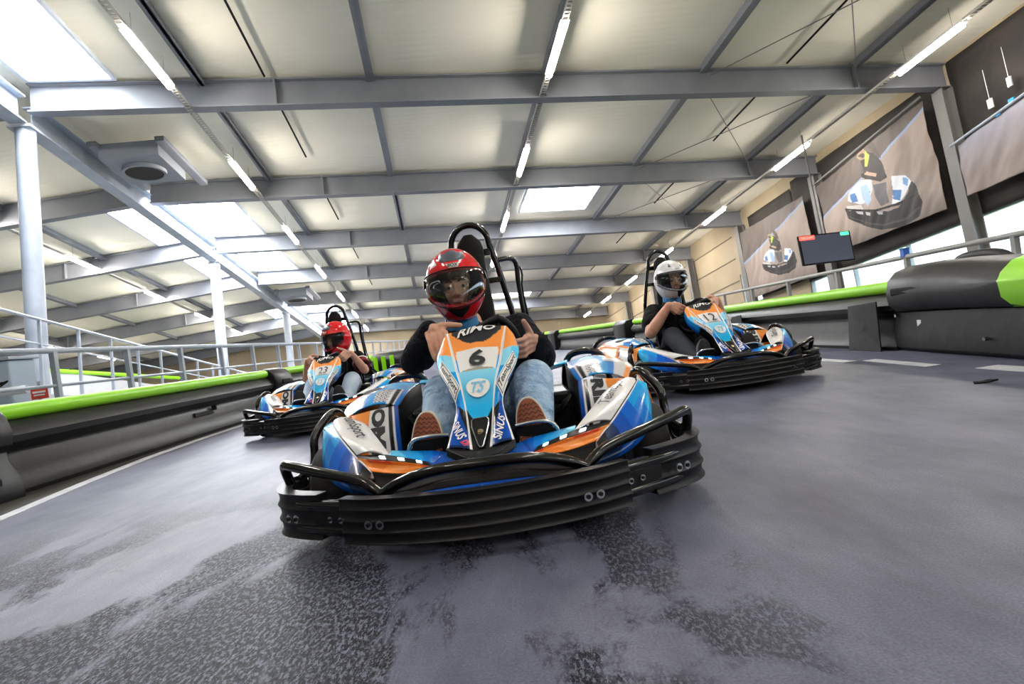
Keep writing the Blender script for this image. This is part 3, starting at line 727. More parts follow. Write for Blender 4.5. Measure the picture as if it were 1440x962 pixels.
def sub(fn, q, off=.0025, toward=None):
    """map writing uv into a quad of patch uv, lifted off the surface; q = corner uvs ll, lr, ur, ul"""
    def g(u, v):
        a = V(q[0]).lerp(V(q[1]), u); b = V(q[3]).lerp(V(q[2]), u); p = a.lerp(b, v)
        e = 1e-3; P = fn(p.x, p.y); du = fn(p.x+e, p.y)-P; dv = fn(p.x, p.y+e)-P; n = du.cross(dv)
        if n.length > 0: n.normalize()
        if toward is not None and n.dot(toward) < 0: n = -n
        return P+n*off
    return g
def mir(p): return V((-p[0], p[1], p[2]))

def bumper_path(x0, x1, off=0, n=10):
    key = [(0, 0), (.28, .045), (.38, .095), (.46, .15), (.56, .215), (.64, .275), (.685, .345), (.70, .43), (.695, .53)]
    f = idx([(a, b_, 0) for a, b_ in key])
    # x-parametrised until the corner
    res = []
    for k in range(n+1):
        res.append(f(lerp(x0, x1, k/n)))
    return res
def ribbed(b, path, z0, z1, ribs, depth, m, sgn=1, back=.05):
    pr = [(back, z0), (back, z1)]
    N = ribs*6
    for k in range(N+1):
        t = k/N; z = lerp(z1, z0, t); d = depth*(abs(math.sin(PI*ribs*t))**.5)
        pr.append((-d if k not in (0, N) else 0, z))
    b.sweep(path, [(sgn*a, z) for a, z in pr], m)

def make_kart(num, M, label, fine=1.0):
    K = thing('racing_kart', label, 'go-kart', M, 'racing karts')
    R = lambda n: max(4, int(n*fine))
    # ---- bumper
    fb = idx([(-.42, .118, 0), (-.28, .05, 0), (0, 0, 0), (.28, .05, 0), (.42, .118, 0)])
    bp = MB(); ribbed(bp, [fb(k/28) for k in range(29)], .052, .182, 4, .006, RUBBER2, sgn=-1, back=-.04)
    o = bp.build('front_bumper', K, bevel=.002)
    def bolts(pts, m=CHROME, par=o, r=.011):
        c = MB()
        for p, nrm in pts:
            nn = V(nrm).normalized(); c.cyl(V(p), V(p)+nn*.004, r*1.15, m, 14); c.cyl(V(p)+nn*.004, V(p)+nn*.008, r*.55, PLASTIC_M, 8)
        return c.build('bolt', par)
    for s in (-1, 1):
        for (x, y) in ((.285, .038), (.32, .052)): bolts([((s*x, y-.002, .115), (s*.35, -1, 0))])
    for s in (-1, 1):
        cp = [V((s*x, y, 0)) for x, y in [(.50, .172), (.545, .195), (.60, .232), (.645, .27), (.678, .32), (.696, .38), (.70, .45), (.69, .52)]]
        f2 = idx(cp)
        bc = MB(); ribbed(bc, [f2(k/18) for k in range(19)], .055, .19, 3, .009, RUBBER2, sgn=-s, back=-.05)
        oc = bc.build('bumper_corner', K, bevel=.002)
        for (x, y) in ((.572, .192), (.60, .21)): bolts([((s*x, y, .123), (s*.6, -.8, 0))], par=oc)
        # open tubes between centre and corner
        for z in (.085, .155):
            tb = MB(); tb.tube(rounded([(s*.36, .115, z), (s*.44, .155, z), (s*.54, .215, z), (s*.58, .25, z)], 1), .019, BLACKTUBE, 12); tb.build('bumper_tube', K)
        pl = MB(); pl.prism([(s*.37, .098, .095), (s*.37, .098, .145), (s*.52, .185, .145), (s*.52, .185, .095)], (0, .02, 0), RUBBER); op = pl.build('bumper_plate', K, smooth=False, bevel=.003)
        for (x, y) in ((.417, .122), (.454, .144)): bolts([((s*x, y, .12), (s*.5, -.85, 0))], par=op, r=.008)
        # protection tubes
        tb = MB(); tb.tube(rounded([(s*.655, .41, .17), (s*.668, .40, .225), (s*.663, .375, .263), (s*.62, .335, .258), (s*.50, .255, .238), (s*.37, .19, .213), (s*.335, .165, .198), (s*.30, .15, .170), (s*.27, .14, .15)], 2), .0165, BLACKTUBE, 12)
        tb.build('side_guard_tube', K)
        tb = MB(); tb.tube(rounded([(s*.66, .46, .19), (s*.655, .52, .195), (s*.645, .60, .20), (s*.642, .62, .25), (s*.642, .622, .30), (s*.62, .655, .345), (s*.588, .70, .385), (s*.57, .76, .375), (s*.565, .79, .30), (s*.565, .79, .16)], 2), .0155, BLACKTUBE, 12)
        tb.build('upright_guard_tube', K)
        tb = MB(); tb.tube(rounded([(s*.64, .62, .21), (s*.648, .56, .17), (s*.640, .50, .15), (s*.645, .44, .15), (s*.66, .42, .155)], 2), .013, BLACKTUBE, 10); tb.build('lower_brace_tube', K)
        # side bumper
        f3 = [V((s*x, y, 0)) for x, y in [(.655, .74), (.685, .80), (.70, .95), (.70, 1.5), (.69, 1.66), (.65, 1.76)]]
        bs = MB(); ribbed(bs, rounded(f3, 2), .06, .185, 3, .018, RUBBER2, sgn=-s, back=-.04); bs.build('side_bumper', K, bevel=.002)
        for z in (.08, .15):
            tb = MB(); tb.tube([(s*.665, .48, z), (s*.66, .62, z), (s*.665, .80, z)], .016, BLACKTUBE, 10); tb.build('bumper_tube', K)
    tb = MB(); tb.tube(rounded([(-.30, .15, .17), (-.25, .128, .20), (-.15, .10, .231), (0, .088, .236), (.15, .10, .231), (.25, .128, .20), (.30, .15, .17)], 2), .0165, BLACKTUBE, 12); tb.build('centre_guard_tube', K)
    # rear bumper
    bs = MB(); ribbed(bs, rounded([(-.66, 1.80, 0), (-.6, 1.93, 0), (-.4, 1.98, 0), (.4, 1.98, 0), (.6, 1.93, 0), (.66, 1.80, 0)], 2), .07, .22, 3, .018, RUBBER2, sgn=1, back=-.04); bs.build('rear_bumper', K)
    for s in (-1, 1):
        tb = MB(); tb.tube(rounded([(s*.62, 1.84, .2), (s*.61, 1.80, .36), (s*.56, 1.72, .435), (s*.46, 1.72, .45), (s*.38, 1.76, .42), (s*.36, 1.84, .2)], 2), .018, BLACKTUBE, 10); tb.build('rear_guard_tube', K)
    # ---- chassis and floor
    c = MB(); c.prism([(-.34, .20, .05), (.34, .20, .05), (.38, .8, .05), (.36, 1.8, .05), (-.36, 1.8, .05), (-.38, .8, .05)], (0, 0, .012), PLASTIC_M); c.build('floor_pan', K, smooth=False)
    c = MB()
    for s in (-1, 1):
        c.tube(rounded([(s*.28, .16, .09), (s*.30, .6, .08), (s*.34, 1.0, .08), (s*.34, 1.8, .1)], 1), .016, BLACKTUBE, 8)
        c.tube([(s*.28, .52, .13), (s*.5, .52, .14)], .014, BLACKTUBE, 8)
    c.tube([(-.5, 1.52, .14), (.5, 1.52, .14)], .02, CHROME, 10)
    c.build('chassis_frame', K)
    # ---- wheels
    for s in (-1, 1):
        for (x, y, wd, nm) in ((.55, .56, .13, 'front_wheel'), (.53, 1.52, .20, 'rear_wheel')):
            T = Matrix.Translation((s*x, y, .138)) @ Matrix.Rotation(PI/2, 4, 'Y')
            h = wd/2
            b = MB(); b.lathe([(.07, -h*.8), (.09, -h), (.118, -h*.98), (.133, -h*.8), (.138, -h*.4), (.138, h*.4), (.133, h*.8), (.118, h*.98), (.09, h), (.07, h*.8)], T, TYRE, 36); wo = b.build(nm, K)
            b = MB(); b.lathe([(.02, h*.5*s), (.05, h*.55*s), (.068, h*.85*s), (.086, h*.97*s), (.086, h*.7*s), (.02, h*.35*s)], T, BLACKTUBE, 24); b.build('rim', wo)
    # ---- front bodywork, both sides
    for s in (-1, 1):
        X = lambda p: V((s*p[0], p[1], p[2]))
        E = lambda *ps: idx([X(p) for p in ps])
        tip, ko, k2 = (.558, .602, .357), (.415, .344, .264), (.349, .262, .220)
        # white upper surface
        f = patch(E(tip, (.515, .50, .333), (.465, .415, .30), ko), E((.50, .66, .352), (.44, .60, .335), (.37, .46, .30), (.289, .275, .262)), (0, -.004, .014))
        def cw(u, v):
            if u < .06: return BL['k'] if v < .1 else BL['w']
            if v < .035: return BL['k']
            if u > .72 and v < (u-.72)*2.2: return BL['w2']
            return BL['w']
        b = MB(); b.grid(f, R(60), R(44), LIVERY, cw); po = b.build('front_pod_top', K, solid=.006)
        if s > 0: text_on(sub(f, [(.74, .24), (.10, .32), (.12, .76), (.72, .72)], .008, V((0, -.5, 1))), 'TeamSport', 'lettering', DARKINK, po, .15, .012)
        else: text_on(sub(f, [(.10, .32), (.74, .24), (.72, .72), (.12, .76)], .008, V((0, -.5, 1))), 'TeamSport', 'lettering', DARKINK, po, .15, .012)
        # outer blue flank
        f = patch(E(tip, (.515, .50, .333), (.465, .415, .30), ko, (.38, .30, .243), k2), E((.583, .585, .332), (.582, .53, .275), (.560, .45, .225), (.50, .34, .190), (.42, .24, .172), (.32, .165, .165)), (s*.010, -.018, .0))
        def cf(u, v):
            k = u*1.0-v*.22
            h = 'b4' if k < .03 else 'b3' if k < .16 else 'b2' if k < .32 else 'b1' if k < .46 else 'b0' if k < .62 else 'n' if k < .80 else 'k'
            if h == 'b3' and v > .55: h = 'b4'
            if h == 'b2' and v < .25: h = 'b3'
            if v < .03: h = 'w'
            return BL[h]
        b = MB(); b.grid(f, R(90), R(50), LIVERY, cf); b.build('front_pod_flank', K, solid=.005)
        # rear closing of the pod over the wheel
        f = patch(E((.50, .66, .352), (.54, .63, .357), tip, (.583, .585, .332)), E((.46, .73, .26), (.50, .72, .26), (.54, .70, .26), (.585, .62, .25)), (0, .01, .01))
        b = MB(); b.grid(f, 12, 10, PLASTIC); b.build('wheel_arch', K, solid=.004)
        # LED strip
        f = patch(E(ko, (.352, .31, .264), (.289, .270, .262), (.22, .245, .247), (.168, .236, .233)), E((.405, .33, .257), (.345, .285, .252), (.28, .250, .246), (.215, .232, .235), (.152, .222, .219)))
        b = MB(); b.grid(f, 40, 6, PLASTIC); po = b.build('light_strip', K, solid=.004)
        for (u0, u1) in ((.35, .43), (.59, .665), (.81, .87)):
            q = [(u0, .28), (u1, .28), (u1, .72), (u0, .72)]; g = sub(f, q, .003, V((0, -.6, 1)))
            b = MB(); b.add([g(0, 0), g(1, 0), g(1, 1), g(0, 1)], [(0, 1, 2, 3)], LED); b.build('led', po, smooth=False)
        # orange strip
        f = patch(E((.405, .33, .257), (.345, .285, .252), (.28, .250, .246), (.215, .232, .235), (.152, .222, .219)), E(k2, (.30, .235, .214), (.25, .215, .210), (.20, .203, .208), (.150, .197, .207)), (0, .006, -.004))
        def co(u, v):
            if u > .97-.5*v*.2: return BL['w']
            if v < .28 and u > .15: return rgb('E5502B') if (.15 < u < .5 and v < .2) or u > .85 else BL['o3']
            return BL['o2'] if (u+v*.3) % .5 < .28 else BL['o']
        b = MB(); b.grid(f, R(60), R(24), LIVERY, co); b.build('orange_strip', K, solid=.004)
        # black recess under the strip
        f = patch(E(k2, (.30, .235, .214), (.25, .215, .210), (.20, .203, .208), (.150, .197, .207), (.0, .175, .208)), E((.32, .175, .160), (.28, .17, .165), (.23, .155, .17), (.18, .145, .18), (.12, .14, .19), (0, .135, .192)), (0, .012, 0))
        b = MB(); b.grid(f, 30, 8, PLASTIC_M); b.build('front_recess', K, solid=.004)
        # deck between strip and nose
        f = patch(E((.289, .270, .262), (.22, .245, .247), (.168, .236, .233), (.152, .222, .219), (.150, .197, .207), (.0, .175, .208)), E((.30, .36, .262), (.22, .335, .255), (.16, .32, .25), (.13, .31, .245), (.10, .30, .24), (.0, .30, .235)), (0, 0, .004))
        def cd(u, v):
            k = u+v*.12
            return BL['c1' if k < .16 else 'b3' if k < .34 else 'b2' if k < .5 else 'b1' if k < .66 else 'b0' if k < .82 else 'b1']
        b = MB(); b.grid(f, R(60), R(16), LIVERY, cd); b.build('front_deck', K, solid=.004)
        # blue front lip under the guard tube
        f = patch(E((.30, .165, .155), (.2, .135, .165), (.1, .118, .172), (0, .11, .175)), E((.31, .16, .13), (.2, .11, .135), (.1, .085, .14), (0, .075, .14)), (0, -.006, 0))
        b = MB(); b.grid(f, R(40), R(12), LIVERY, lambda u, v: BL['n'] if u < .3 else BL['b0'] if v < .5 else BL['n']); b.build('front_lip', K, solid=.004)
        f = patch(E((.32, .175, .160), (.23, .155, .17), (.12, .14, .19), (0, .135, .192)), E((.30, .165, .155), (.2, .135, .165), (.1, .118, .172), (0, .11, .175)))
        b = MB(); b.grid(f, 20, 4, PLASTIC_M); b.build('front_recess', K, solid=.004)
        f = patch(E((.43, .30, .165), (.38, .22, .165), (.32, .165, .160), (.0, .11, .14)), E((.42, .34, .08), (.37, .25, .08), (.3, .2, .07), (0, .14, .07)))
        b = MB(); b.grid(f, 20, 5, PLASTIC_M); b.build('undertray', K, solid=.004)
        # ---- side pod
        zi = .365
        f = patch(E((.345, .74, .10), (.352, .78, .25), (.362, .85, .362)), E((.575, .66, .12), (.580, .72, .25), (.562, .80, .345)), (0, -.02, .005))
        def cs(u, v):   # u up, v outwards
            if v < .10: return BL['b0'] if v > .02 else BL['k']
            if v < .125: return BL['w']
            if v < .19: return BL['k']
            if v < .23: return BL['w']
            if v < .50: return BL['w']
            if v < .525: return BL['w']
            if v > .975: return BL['w']
            return BL['o'] if u < .75-.3*(v-.5) else BL['o2']
        b = MB(); b.grid(f, R(70), R(60), LIVERY, cs); po = b.build('side_pod_front', K, solid=.005)
        q = [(.98, .245), (.98, .49), (.05, .49), (.05, .245)]
        q = [(1.0, .26), (.06, .26), (.06, .48), (1.0, .48)] if s > 0 else [(.06, .48), (1.0, .48), (1.0, .26), (.06, .26)]
        # lettering running down (right) or up (left) the pod
        qq = [(1.0, .49), (.02, .49), (.02, .24), (1.0, .24)] if s < 0 else [(1.0, .49), (.02, .49), (.02, .24), (1.0, .24)]
        if s > 0: qq = [(.99, .25), (.03, .25), (.03, .485), (.99, .485)]
        else: qq = [(.03, .25), (.99, .25), (.99, .485), (.03, .485)]
        text_on(sub(f, qq, .007, V((0, -1, .2))), 'RIMO', 'lettering', DARKINK, po, 0, .06)
        ft = patch(E((.362, .85, .362), (.345, 1.0, .402), (.355, 1.22, .41), (.37, 1.45, .41), (.40, 1.70, .385)), E((.562, .80, .345), (.612, .98, .372), (.632, 1.22, .385), (.630, 1.45, .385), (.59, 1.72, .36)), (0, 0, .03))
        def ct(u, v):
            if v > .97: return BL['w']
            if u < .30:
                if v < .1: return BL['b2']
                if v < .125 or .19 < v < .23: return BL['w']
                if v < .19: return BL['k']
                if v < .5 and u > .04: return BL['w2'] if (int(u*60)+int(v*40)) % 3 else BL['k']
                return BL['b3'] if v < .62 else BL['b2'] if v < .72 else BL['b1'] if v < .78 and s < 0 else (BL['w2'] if s > 0 else BL['b3']) if v < .9 else BL['o2']
            if v > .55+.4*(u-.3): return BL['o'] if u > .45 else BL['w']
            return BL['b3'] if u < .5 else BL['b4'] if u < .62 else BL['b2'] if u < .8 else BL['b1']
        b = MB(); b.grid(ft, R(80), R(40), LIVERY, ct); b.build('side_pod_top', K, solid=.005)
        fo = patch(E((.562, .80, .345), (.612, .98, .372), (.632, 1.22, .385), (.630, 1.45, .385), (.59, 1.72, .36)), E((.575, .66, .12), (.655, .90, .12), (.66, 1.22, .12), (.655, 1.45, .12), (.62, 1.76, .14)), (s*.03, 0, 0))
        def cO(u, v):
            k = u+v*.12
            if k < .22: return BL['w']
            if k < .235: return BL['k']
            if k > .93: return BL['w2']
            return BL['o'] if k < .8 else BL['o2']
        b = MB(); b.grid(fo, R(90), R(40), LIVERY, cO); po = b.build('side_pod_side', K, solid=.005)
        # round emblem with TS in it on the orange flank
        def emb(fn, uc, vc, ru, rv, k=26, toward=V((s, 0, 0)), off=.006):
            b = MB(); vs = [sub(fn, [(uc, vc)]*4, off, toward)(0, 0)]
            for i in range(k):
                a = 2*PI*i/k; vs.append(sub(fn, [(uc+ru*math.cos(a), vc+rv*math.sin(a))]*4, off, toward)(0, 0))
            b.add(vs, [(0, i+1, (i+1) % k+1) for i in range(k)], WHITE); return b
        e = emb(fo, .58, .48, .11, .34).build('emblem', po, smooth=False)
        qq = [(.66, .62), (.50, .62), (.50, .36), (.66, .36)] if s < 0 else [(.50, .62), (.66, .62), (.66, .36), (.50, .36)]
        text_on(sub(fo, qq, .009, V((s, 0, 0))), 'TS', 'lettering', MATS.setdefault('orange_ink', mat('orange_ink', 'F07A2A', .4)), e, .2, .02)
        # black inner wall towards the cockpit, with machinery
        f = patch(E((.345, .74, .07), (.35, 1.0, .07), (.36, 1.4, .07)), E((.362, .85, .362), (.345, 1.0, .402), (.36, 1.4, .41)), (-s*.0, 0, 0))
        b = MB(); b.grid(f, 10, 8, PLASTIC_M); b.build('side_pod_inner_wall', K, solid=.004)
        b = MB(); b.box((s*.265, 1.10, .17), (.13, .42, .21), PLASTIC_M); b.box((s*.27, 1.08, .30), (.12, .36, .05), PLASTIC); b.box((s*.28, .88, .12), (.1, .12, .11), PLASTIC_M); bb = b.build('battery_box', K, smooth=False, bevel=.012)
        b = MB()
        for q in range(4): b.tube(rounded([(s*.33, .86+q*.03, .31), (s*.30, .84+q*.03, .27+.01*q), (s*.27, .86+q*.02, .235), (s*.24, .9, .2)], 2), .006, PLASTIC, 6)
        b.tube(rounded([(s*.21, .80, .10), (s*.26, .80, .15), (s*.30, .82, .14), (s*.33, .86, .08)], 2), .008, CHROME, 6)
        b.build('cable', bb)
        # rear deck wing
        f = patch(E((.17, 1.50, .33), (.26, 1.50, .39), (.37, 1.45, .41)), E((.18, 1.80, .30), (.28, 1.80, .36), (.40, 1.74, .385)), (0, 0, .02))
        b = MB(); b.grid(f, R(20), R(20), LIVERY, lambda u, v: BL['b4'] if abs(u-.5) > .03 else BL['b1']); b.build('rear_deck', K, solid=.005)
    b = MB(); b.box((0, 1.70, .25), (.5, .26, .2), PLASTIC_M); b.build('motor_cover', K, smooth=False, bevel=.03)
    b = MB(); b.ell((-.49, 1.16, .412), (.085, .1, .016), PADGREY, 12); b.build('pod_cap', K)
    # ---- nose cone (steering fairing)
    st = [  # y, z ridge, x ridge, z outer, x outer, z centre
        (.71, .618, .112, .590, .128, .632), (.69, .604, .109, .582, .138, .617), (.62, .550, .093, .536, .150, .560), (.56, .505, .081, .500, .144, .513), (.50, .470, .070, .462, .125, .472),
        (.44, .432, .058, .424, .100, .432), (.385, .380, .048, .374, .078, .378), (.33, .328, .040, .332, .083, .322), (.27, .284, .033, .297, .094, .278), (.22, .253, .027, .266, .103, .248)]
    rid = lambda s: idx([(s*a[2], a[0], a[1]) for a in st])
    out = lambda s: idx([(s*a[4], a[0]+.004, a[3]) for a in st])
    cen = idx([(0, a[0], a[5]) for a in st])
    def fc(u, v):  # u down, v -1..1
        s = 1 if v >= 0 else -1
        r = rid(s)(u); c = cen(u); t = abs(v)
        p = c.lerp(r, t); return p
    fcp = lambda u, v: fc(u, v*2-1)
    def cc(u, v):
        x = (v-.5)*2; tp = .085+.10*(x*x)
        if abs(x) > .965: return BL['w']
        if u < .215 - .15*(abs(x)**3) + (0.0): 
            if abs(x) < .86 and u < .20-.14*(abs(x)**2.4): return rgb('33353A')
        if u < .235+(.02 if abs(x) > .85 else 0): return BL['o2']
        if u < .43: 
            if abs(x) > .87: return BL['b3'] if u > .3 else BL['o2']
            if u > .405+.03*x*x and abs(x) < .80: return BL['g']
            return BL['w']
        lim = .80-.10*x*x
        if u < lim:
            t = (u-.43)/.37
            return mixc(BL['c0'], BL['c2'], t*1.4)
        return BL['k']
    b = MB(); b.grid(fcp, R(150), R(60), LIVERY, cc); nose = b.build('nose_panel', K, solid=.005)
    tw = V((0, -1, .8))
    # grey pad, lettering, number, emblem
    g = sub(fcp, [(.155, .15), (.115, .86), (.045, .80), (.07, .20)], .007, tw)
    ink = text_on(g, 'RIMO', 'lettering', WHITE, nose, .25, .025)
    wn = .13+.055*len(num); g = sub(fcp, [(.40, .5-wn), (.40, .5+wn), (.262, .5+wn), (.262, .5-wn)], .006, tw)
    text_on(g, num, 'race_number', DARKINK, nose, 0, .03 if len(num) == 1 else .0)
    b = MB(); ctr = (.585, .5); vs = [sub(fcp, [ctr]*4, .006, tw)(0, 0)]
    for i in range(32):
        a = 2*PI*i/32; vs.append(sub(fcp, [(ctr[0]+.062*math.sin(a), ctr[1]+.36*math.cos(a))]*4, .006, tw)(0, 0))
    b.add(vs, [(0, i+1, (i+1) % 32+1) for i in range(32)], WHITE); em = b.build('emblem', nose, smooth=False)
    g = sub(fcp, [(.62, .28), (.62, .72), (.55, .74), (.55, .30)], .009, tw)
    text_on(g, 'TS', 'lettering', mat('pale_blue_ink', '7FC9EE', .4), em, .35, .02)
    for s in (-1, 1):
        f = lambda u, v, s=s: rid(s)(u).lerp(out(s)(u), v)+V((0, -.004, .006))*(4*v*(1-v))
        def co(u, v):
            if v < .07 or (u > .55 and v > .93): return BL['w']
            if u < .27-.05*v: return BL['o2'] if v < .95 else BL['b3']
            if u < .42: return BL['c0'] if v < .6 else BL['c1']
            if u < .60: return BL['b3'] if v < .35 else BL['b2']
            if u < .73-.06*v: return BL['b2'] if v > .5 else BL['b3']
            if u < .84-.30*(v-.2): return BL['k']
            return BL['b0'] if u < .975 else BL['n']
        b = MB(); b.grid(f, R(130), R(30), LIVERY, co); o2 = b.build('nose_flank', K, solid=.004)
        if s > 0: q = [(.66, .90), (.37, .98), (.29, .66), (.58, .12)]
        else: q = [(.37, .98), (.66, .90), (.58, .12), (.29, .66)]
        b = MB(); g0 = sub(f, q, .003, V((s*.3, -1, .6)))
        n_ = 10
        b.grid(lambda u, v: g0(u, v), n_, 4, WHITE); plate = b.build('label_plate', o2)
        gi = sub(f, q, .0045, V((s*.3, -1, .6)))
        b = MB(); b.grid(lambda u, v: gi(.03+.94*u, .1+.8*v), n_, 4, DARKINK); b.build('label_ink', plate)
        gi = sub(f, q, .006, V((s*.3, -1, .6)))
        b = MB(); b.grid(lambda u, v: gi(.045+.91*u, .16+.68*v), n_, 4, WHITE); b.build('label_field', plate)
        gi = sub(f, q, .0075, V((s*.3, -1, .6)))
        text_on(lambda u, v: gi(.06+.88*u, .22+.58*v), 'TeamSport', 'lettering', DARKINK, plate, .1, .02)
        if s > 0: q = [(.98, .48), (.81, .86), (.775, .50), (.94, .10)]
        else: q = [(.83, .98), (.945, .56), (.90, .16), (.79, .66)]
        gi = sub(f, q, .004, V((s*.3, -1, .6)))
        text_on(gi, 'SiNUS', 'lettering', WHITE, o2, .2, .025)
        if s < 0:
            gi = sub(f, [(.955, .50), (.992, .32), (.96, .05), (.915, .14)], .004, V((s*.3, -1, .6)))
            text_on(gi, 'iON', 'lettering', REDINK, o2, .2, .03)
        # flank returning to the underside
        f = lambda u, v, s=s: out(s)(u)+V((-s*.03*v, .075*v+.03*v, (-.055*v if u < .85 else -.03*v)))
        b = MB(); b.grid(f, R(50), 6, LIVERY, lambda u, v: BL['b3'] if (u < .45 and v < .55) else BL['b1'] if u < .45 else BL['k']); b.build('nose_skirt', K, solid=.004)
    # rim of the nose foot
    b = MB(); rimt = [(-.105, .245, .268), (-.105, .215, .266), (-.035, .165, .238), (.035, .165, .238), (.105, .215, .266), (.105, .245, .268)]
    b.loft([[V(p) for p in rimt], [V((x*1.0, y-.004, z-.022)) for x, y, z in rimt], [V((x*.8, y+.04, z-.04)) for x, y, z in rimt]], PLASTIC, cap=False, ringclosed=False)
    b.build('nose_foot', K, solid=.006, bevel=.003)
    b = MB(); f = lambda u, v: V((lerp(-.105, .105, u), lerp(.247, [.215, .19, .165, .165, .165, .19, .215][min(6, int(u*6.99))], v), lerp(.268, .24, v)-.004+.0*u))
    fr = idx([V(p) for p in rimt[1:5]])
    bk = idx([out(-1)(1), rid(-1)(1), rid(1)(1), out(1)(1)])
    b.grid(lambda u, v: bk(u).lerp(fr(u), v), 24, 6, PLASTIC); b.build('nose_foot_top', K, solid=.003)
    # air hole with chrome lip and brass bolt
    hp = [(.775, .24), (.79, .14), (.83, .12), (.90, .22), (.965, .34), (.985, .42), (.985, .58), (.965, .66), (.90, .78), (.83, .88), (.79, .86), (.775, .76)]
    g = lambda u, v, off: sub(fcp, [(u, v)]*4, off, tw)(0, 0)
    b = MB(); b.tube([g(u, v, .007) for u, v in hp], .0022, CHROME, 6, closed=True); b.build('hole_lip', nose)
    b = MB(); b.add([g(u, v, .0065) for u, v in hp], [tuple(range(len(hp)))], PLASTIC_M); b.build('air_hole', nose, smooth=False)
    c0 = g(.865, .5, .006); n0 = (g(.865, .5, .016)-g(.865, .5, .006)).normalized()
    b = MB(); b.cyl(c0, c0+n0*.006, .0115, GOLD, 18); b.cyl(c0+n0*.006, c0+n0*.009, .007, GOLD, 12); b.build('bolt', nose)
    # steering column and wheel
    wc = V((0, .83, .545)); e1 = V((1, 0, 0)); e2 = V((0, -.45, .893)); nz = V((0, .893, .45))
    fd = rad(112)
    wr = lambda a: min(.148, .080/max(.05, math.cos(a-fd)))
    b = MB(); b.tube([wc+e1*wr(a)*math.cos(a)+e2*wr(a)*math.sin(a) for a in [2*PI*i/40 for i in range(40)]], .0165, SEAT, 12, closed=True); sw = b.build('steering_wheel', K)
    b = MB()
    for a in (0, PI, -PI/2): b.tube([wc-nz*.02, wc+e1*.14*math.cos(a)+e2*.14*math.sin(a)], .010, PLASTIC, 8)
    b.lathe([(.0, -.03), (.04, -.03), (.045, 0), (.03, .01), (0, .01)], Matrix.Translation(wc) @ V((0, 0, 1)).rotation_difference(nz).to_matrix().to_4x4(), PLASTIC, 20); b.build('spokes', sw)
    b = MB(); b.cyl(wc-nz*.02, (0, .42, .20), .013, BLACKTUBE, 10); b.cyl((0, .5, .26), (0, .45, .06), .012, BLACKTUBE, 8); b.build('steering_column', K)
    # pedals
    for s in (-1, 1):
        x0, x1 = s*.108, s*.246
        b = MB(); b.tube(rounded([(x0, .335, .290), (lerp(x0, x1, .45), .330, .298), (lerp(x0, x1, .86), .330, .290), (x1, .335, .25), (x1, .34, .20)], 2), .0065, CHROME, 10); pt = b.build('pedal_bar', K)
        b = MB(); b.prism([(x0, .338, .284), (lerp(x0, x1, .8), .334, .284), (x1-s*.008, .338, .25), (x1-s*.008, .345, .17), (x0, .345, .17)], (0, .012, 0), PLASTIC_M); b.build('pedal_plate', K, smooth=False, bevel=.003)
        b = MB(); b.cyl((s*.17, .35, .18), (s*.17, .33, .07), .010, BLACKTUBE, 8); b.build('pedal_arm', K)
    # ---- seat
    def seatf(u, v):   # u along from front lip to top of back, v across
        cy = idx([(0, .88, .13), (0, 1.0, .10), (0, 1.15, .11), (0, 1.30, .22), (0, 1.36, .42), (0, 1.40, .60)])(u)
        w_ = .17+.03*math.sin(PI*u); a = (v-.5)*2
        return V((w_*a, cy.y-.10*(abs(a)**4)*(u > .3), cy.z+(.13 if u < .7 else .04)*(abs(a)**3.2)))
    b = MB(); b.grid(seatf, 24, 20, SEAT); b.build('seat', K, solid=.012)
    # ---- roll bar, offset a touch to the viewer's left
    hx = -.022
    b = MB(); leg = lambda s: [(hx+s*.175, 1.46, .10), (hx+s*.172, 1.44, .62), (hx+s*.125, 1.41, .90), (hx+s*.093, 1.40, 1.03)]
    top = [(hx+.092*math.cos(a), 1.40, 1.045+.098*math.sin(a)) for a in [PI*i/12 for i in range(13)]]
    b.tube(rounded(leg(1), 1)+top+[p for p in reversed(rounded(leg(-1), 1))], .0155, BLACKTUBE, 12); b.build('roll_bar', K)
    for z, wd in ((1.0, .10), (.86, .135)):
        b = MB(); b.box((hx, 1.395, z), (wd*2-.01, .014, .034 if z > .9 else .028), BLACKTUBE); b.build('roll_bar_crosspiece', K, smooth=False, bevel=.004)
    b = MB()
    hr = lambda t: .066*(1 if t < .75 else math.sqrt(max(0.0, 1-((t-.75)/.25)**2)))
    rg = []
    for k in range(15):
        t = k/14; z = lerp(.60, 1.083, t); w_ = .078 if t < .3 else lerp(.078, .066, min(1, (t-.3)/.4))
        if t > .84: w_ = .066*math.sqrt(max(.02, 1-((t-.84)/.17)**2))
        y = 1.345; rg.append([V((hx+w_*c_, y+.03*s_, z)) for c_, s_ in [(math.cos(a), math.copysign(abs(math.sin(a))**.6, math.sin(a))) for a in [2*PI*i/20 for i in range(20)]]])
    b.loft(rg, SEAT); b.build('head_rest', K)
    # fuel/harness loop tube on the viewer's right
    b = MB(); b.tube(rounded([(hx+.118, 1.41, .955), (.165, 1.45, .965), (.192, 1.48, .94), (.185, 1.49, .83), (.195, 1.5, .66), (.21, 1.5, .50), (.30, 1.5, .40)], 2), .0125, BLACKTUBE, 10); b.build('harness_loop', K)
    b = MB(); b.tube(rounded([(.193, 1.49, .93), (.215, 1.49, .90), (.20, 1.5, .80), (.222, 1.5, .58), (.255, 1.5, .50), (.215, 1.5, .46)], 1), .0055, BLACKTUBE, 8); b.build('harness_strap', K)
    return K

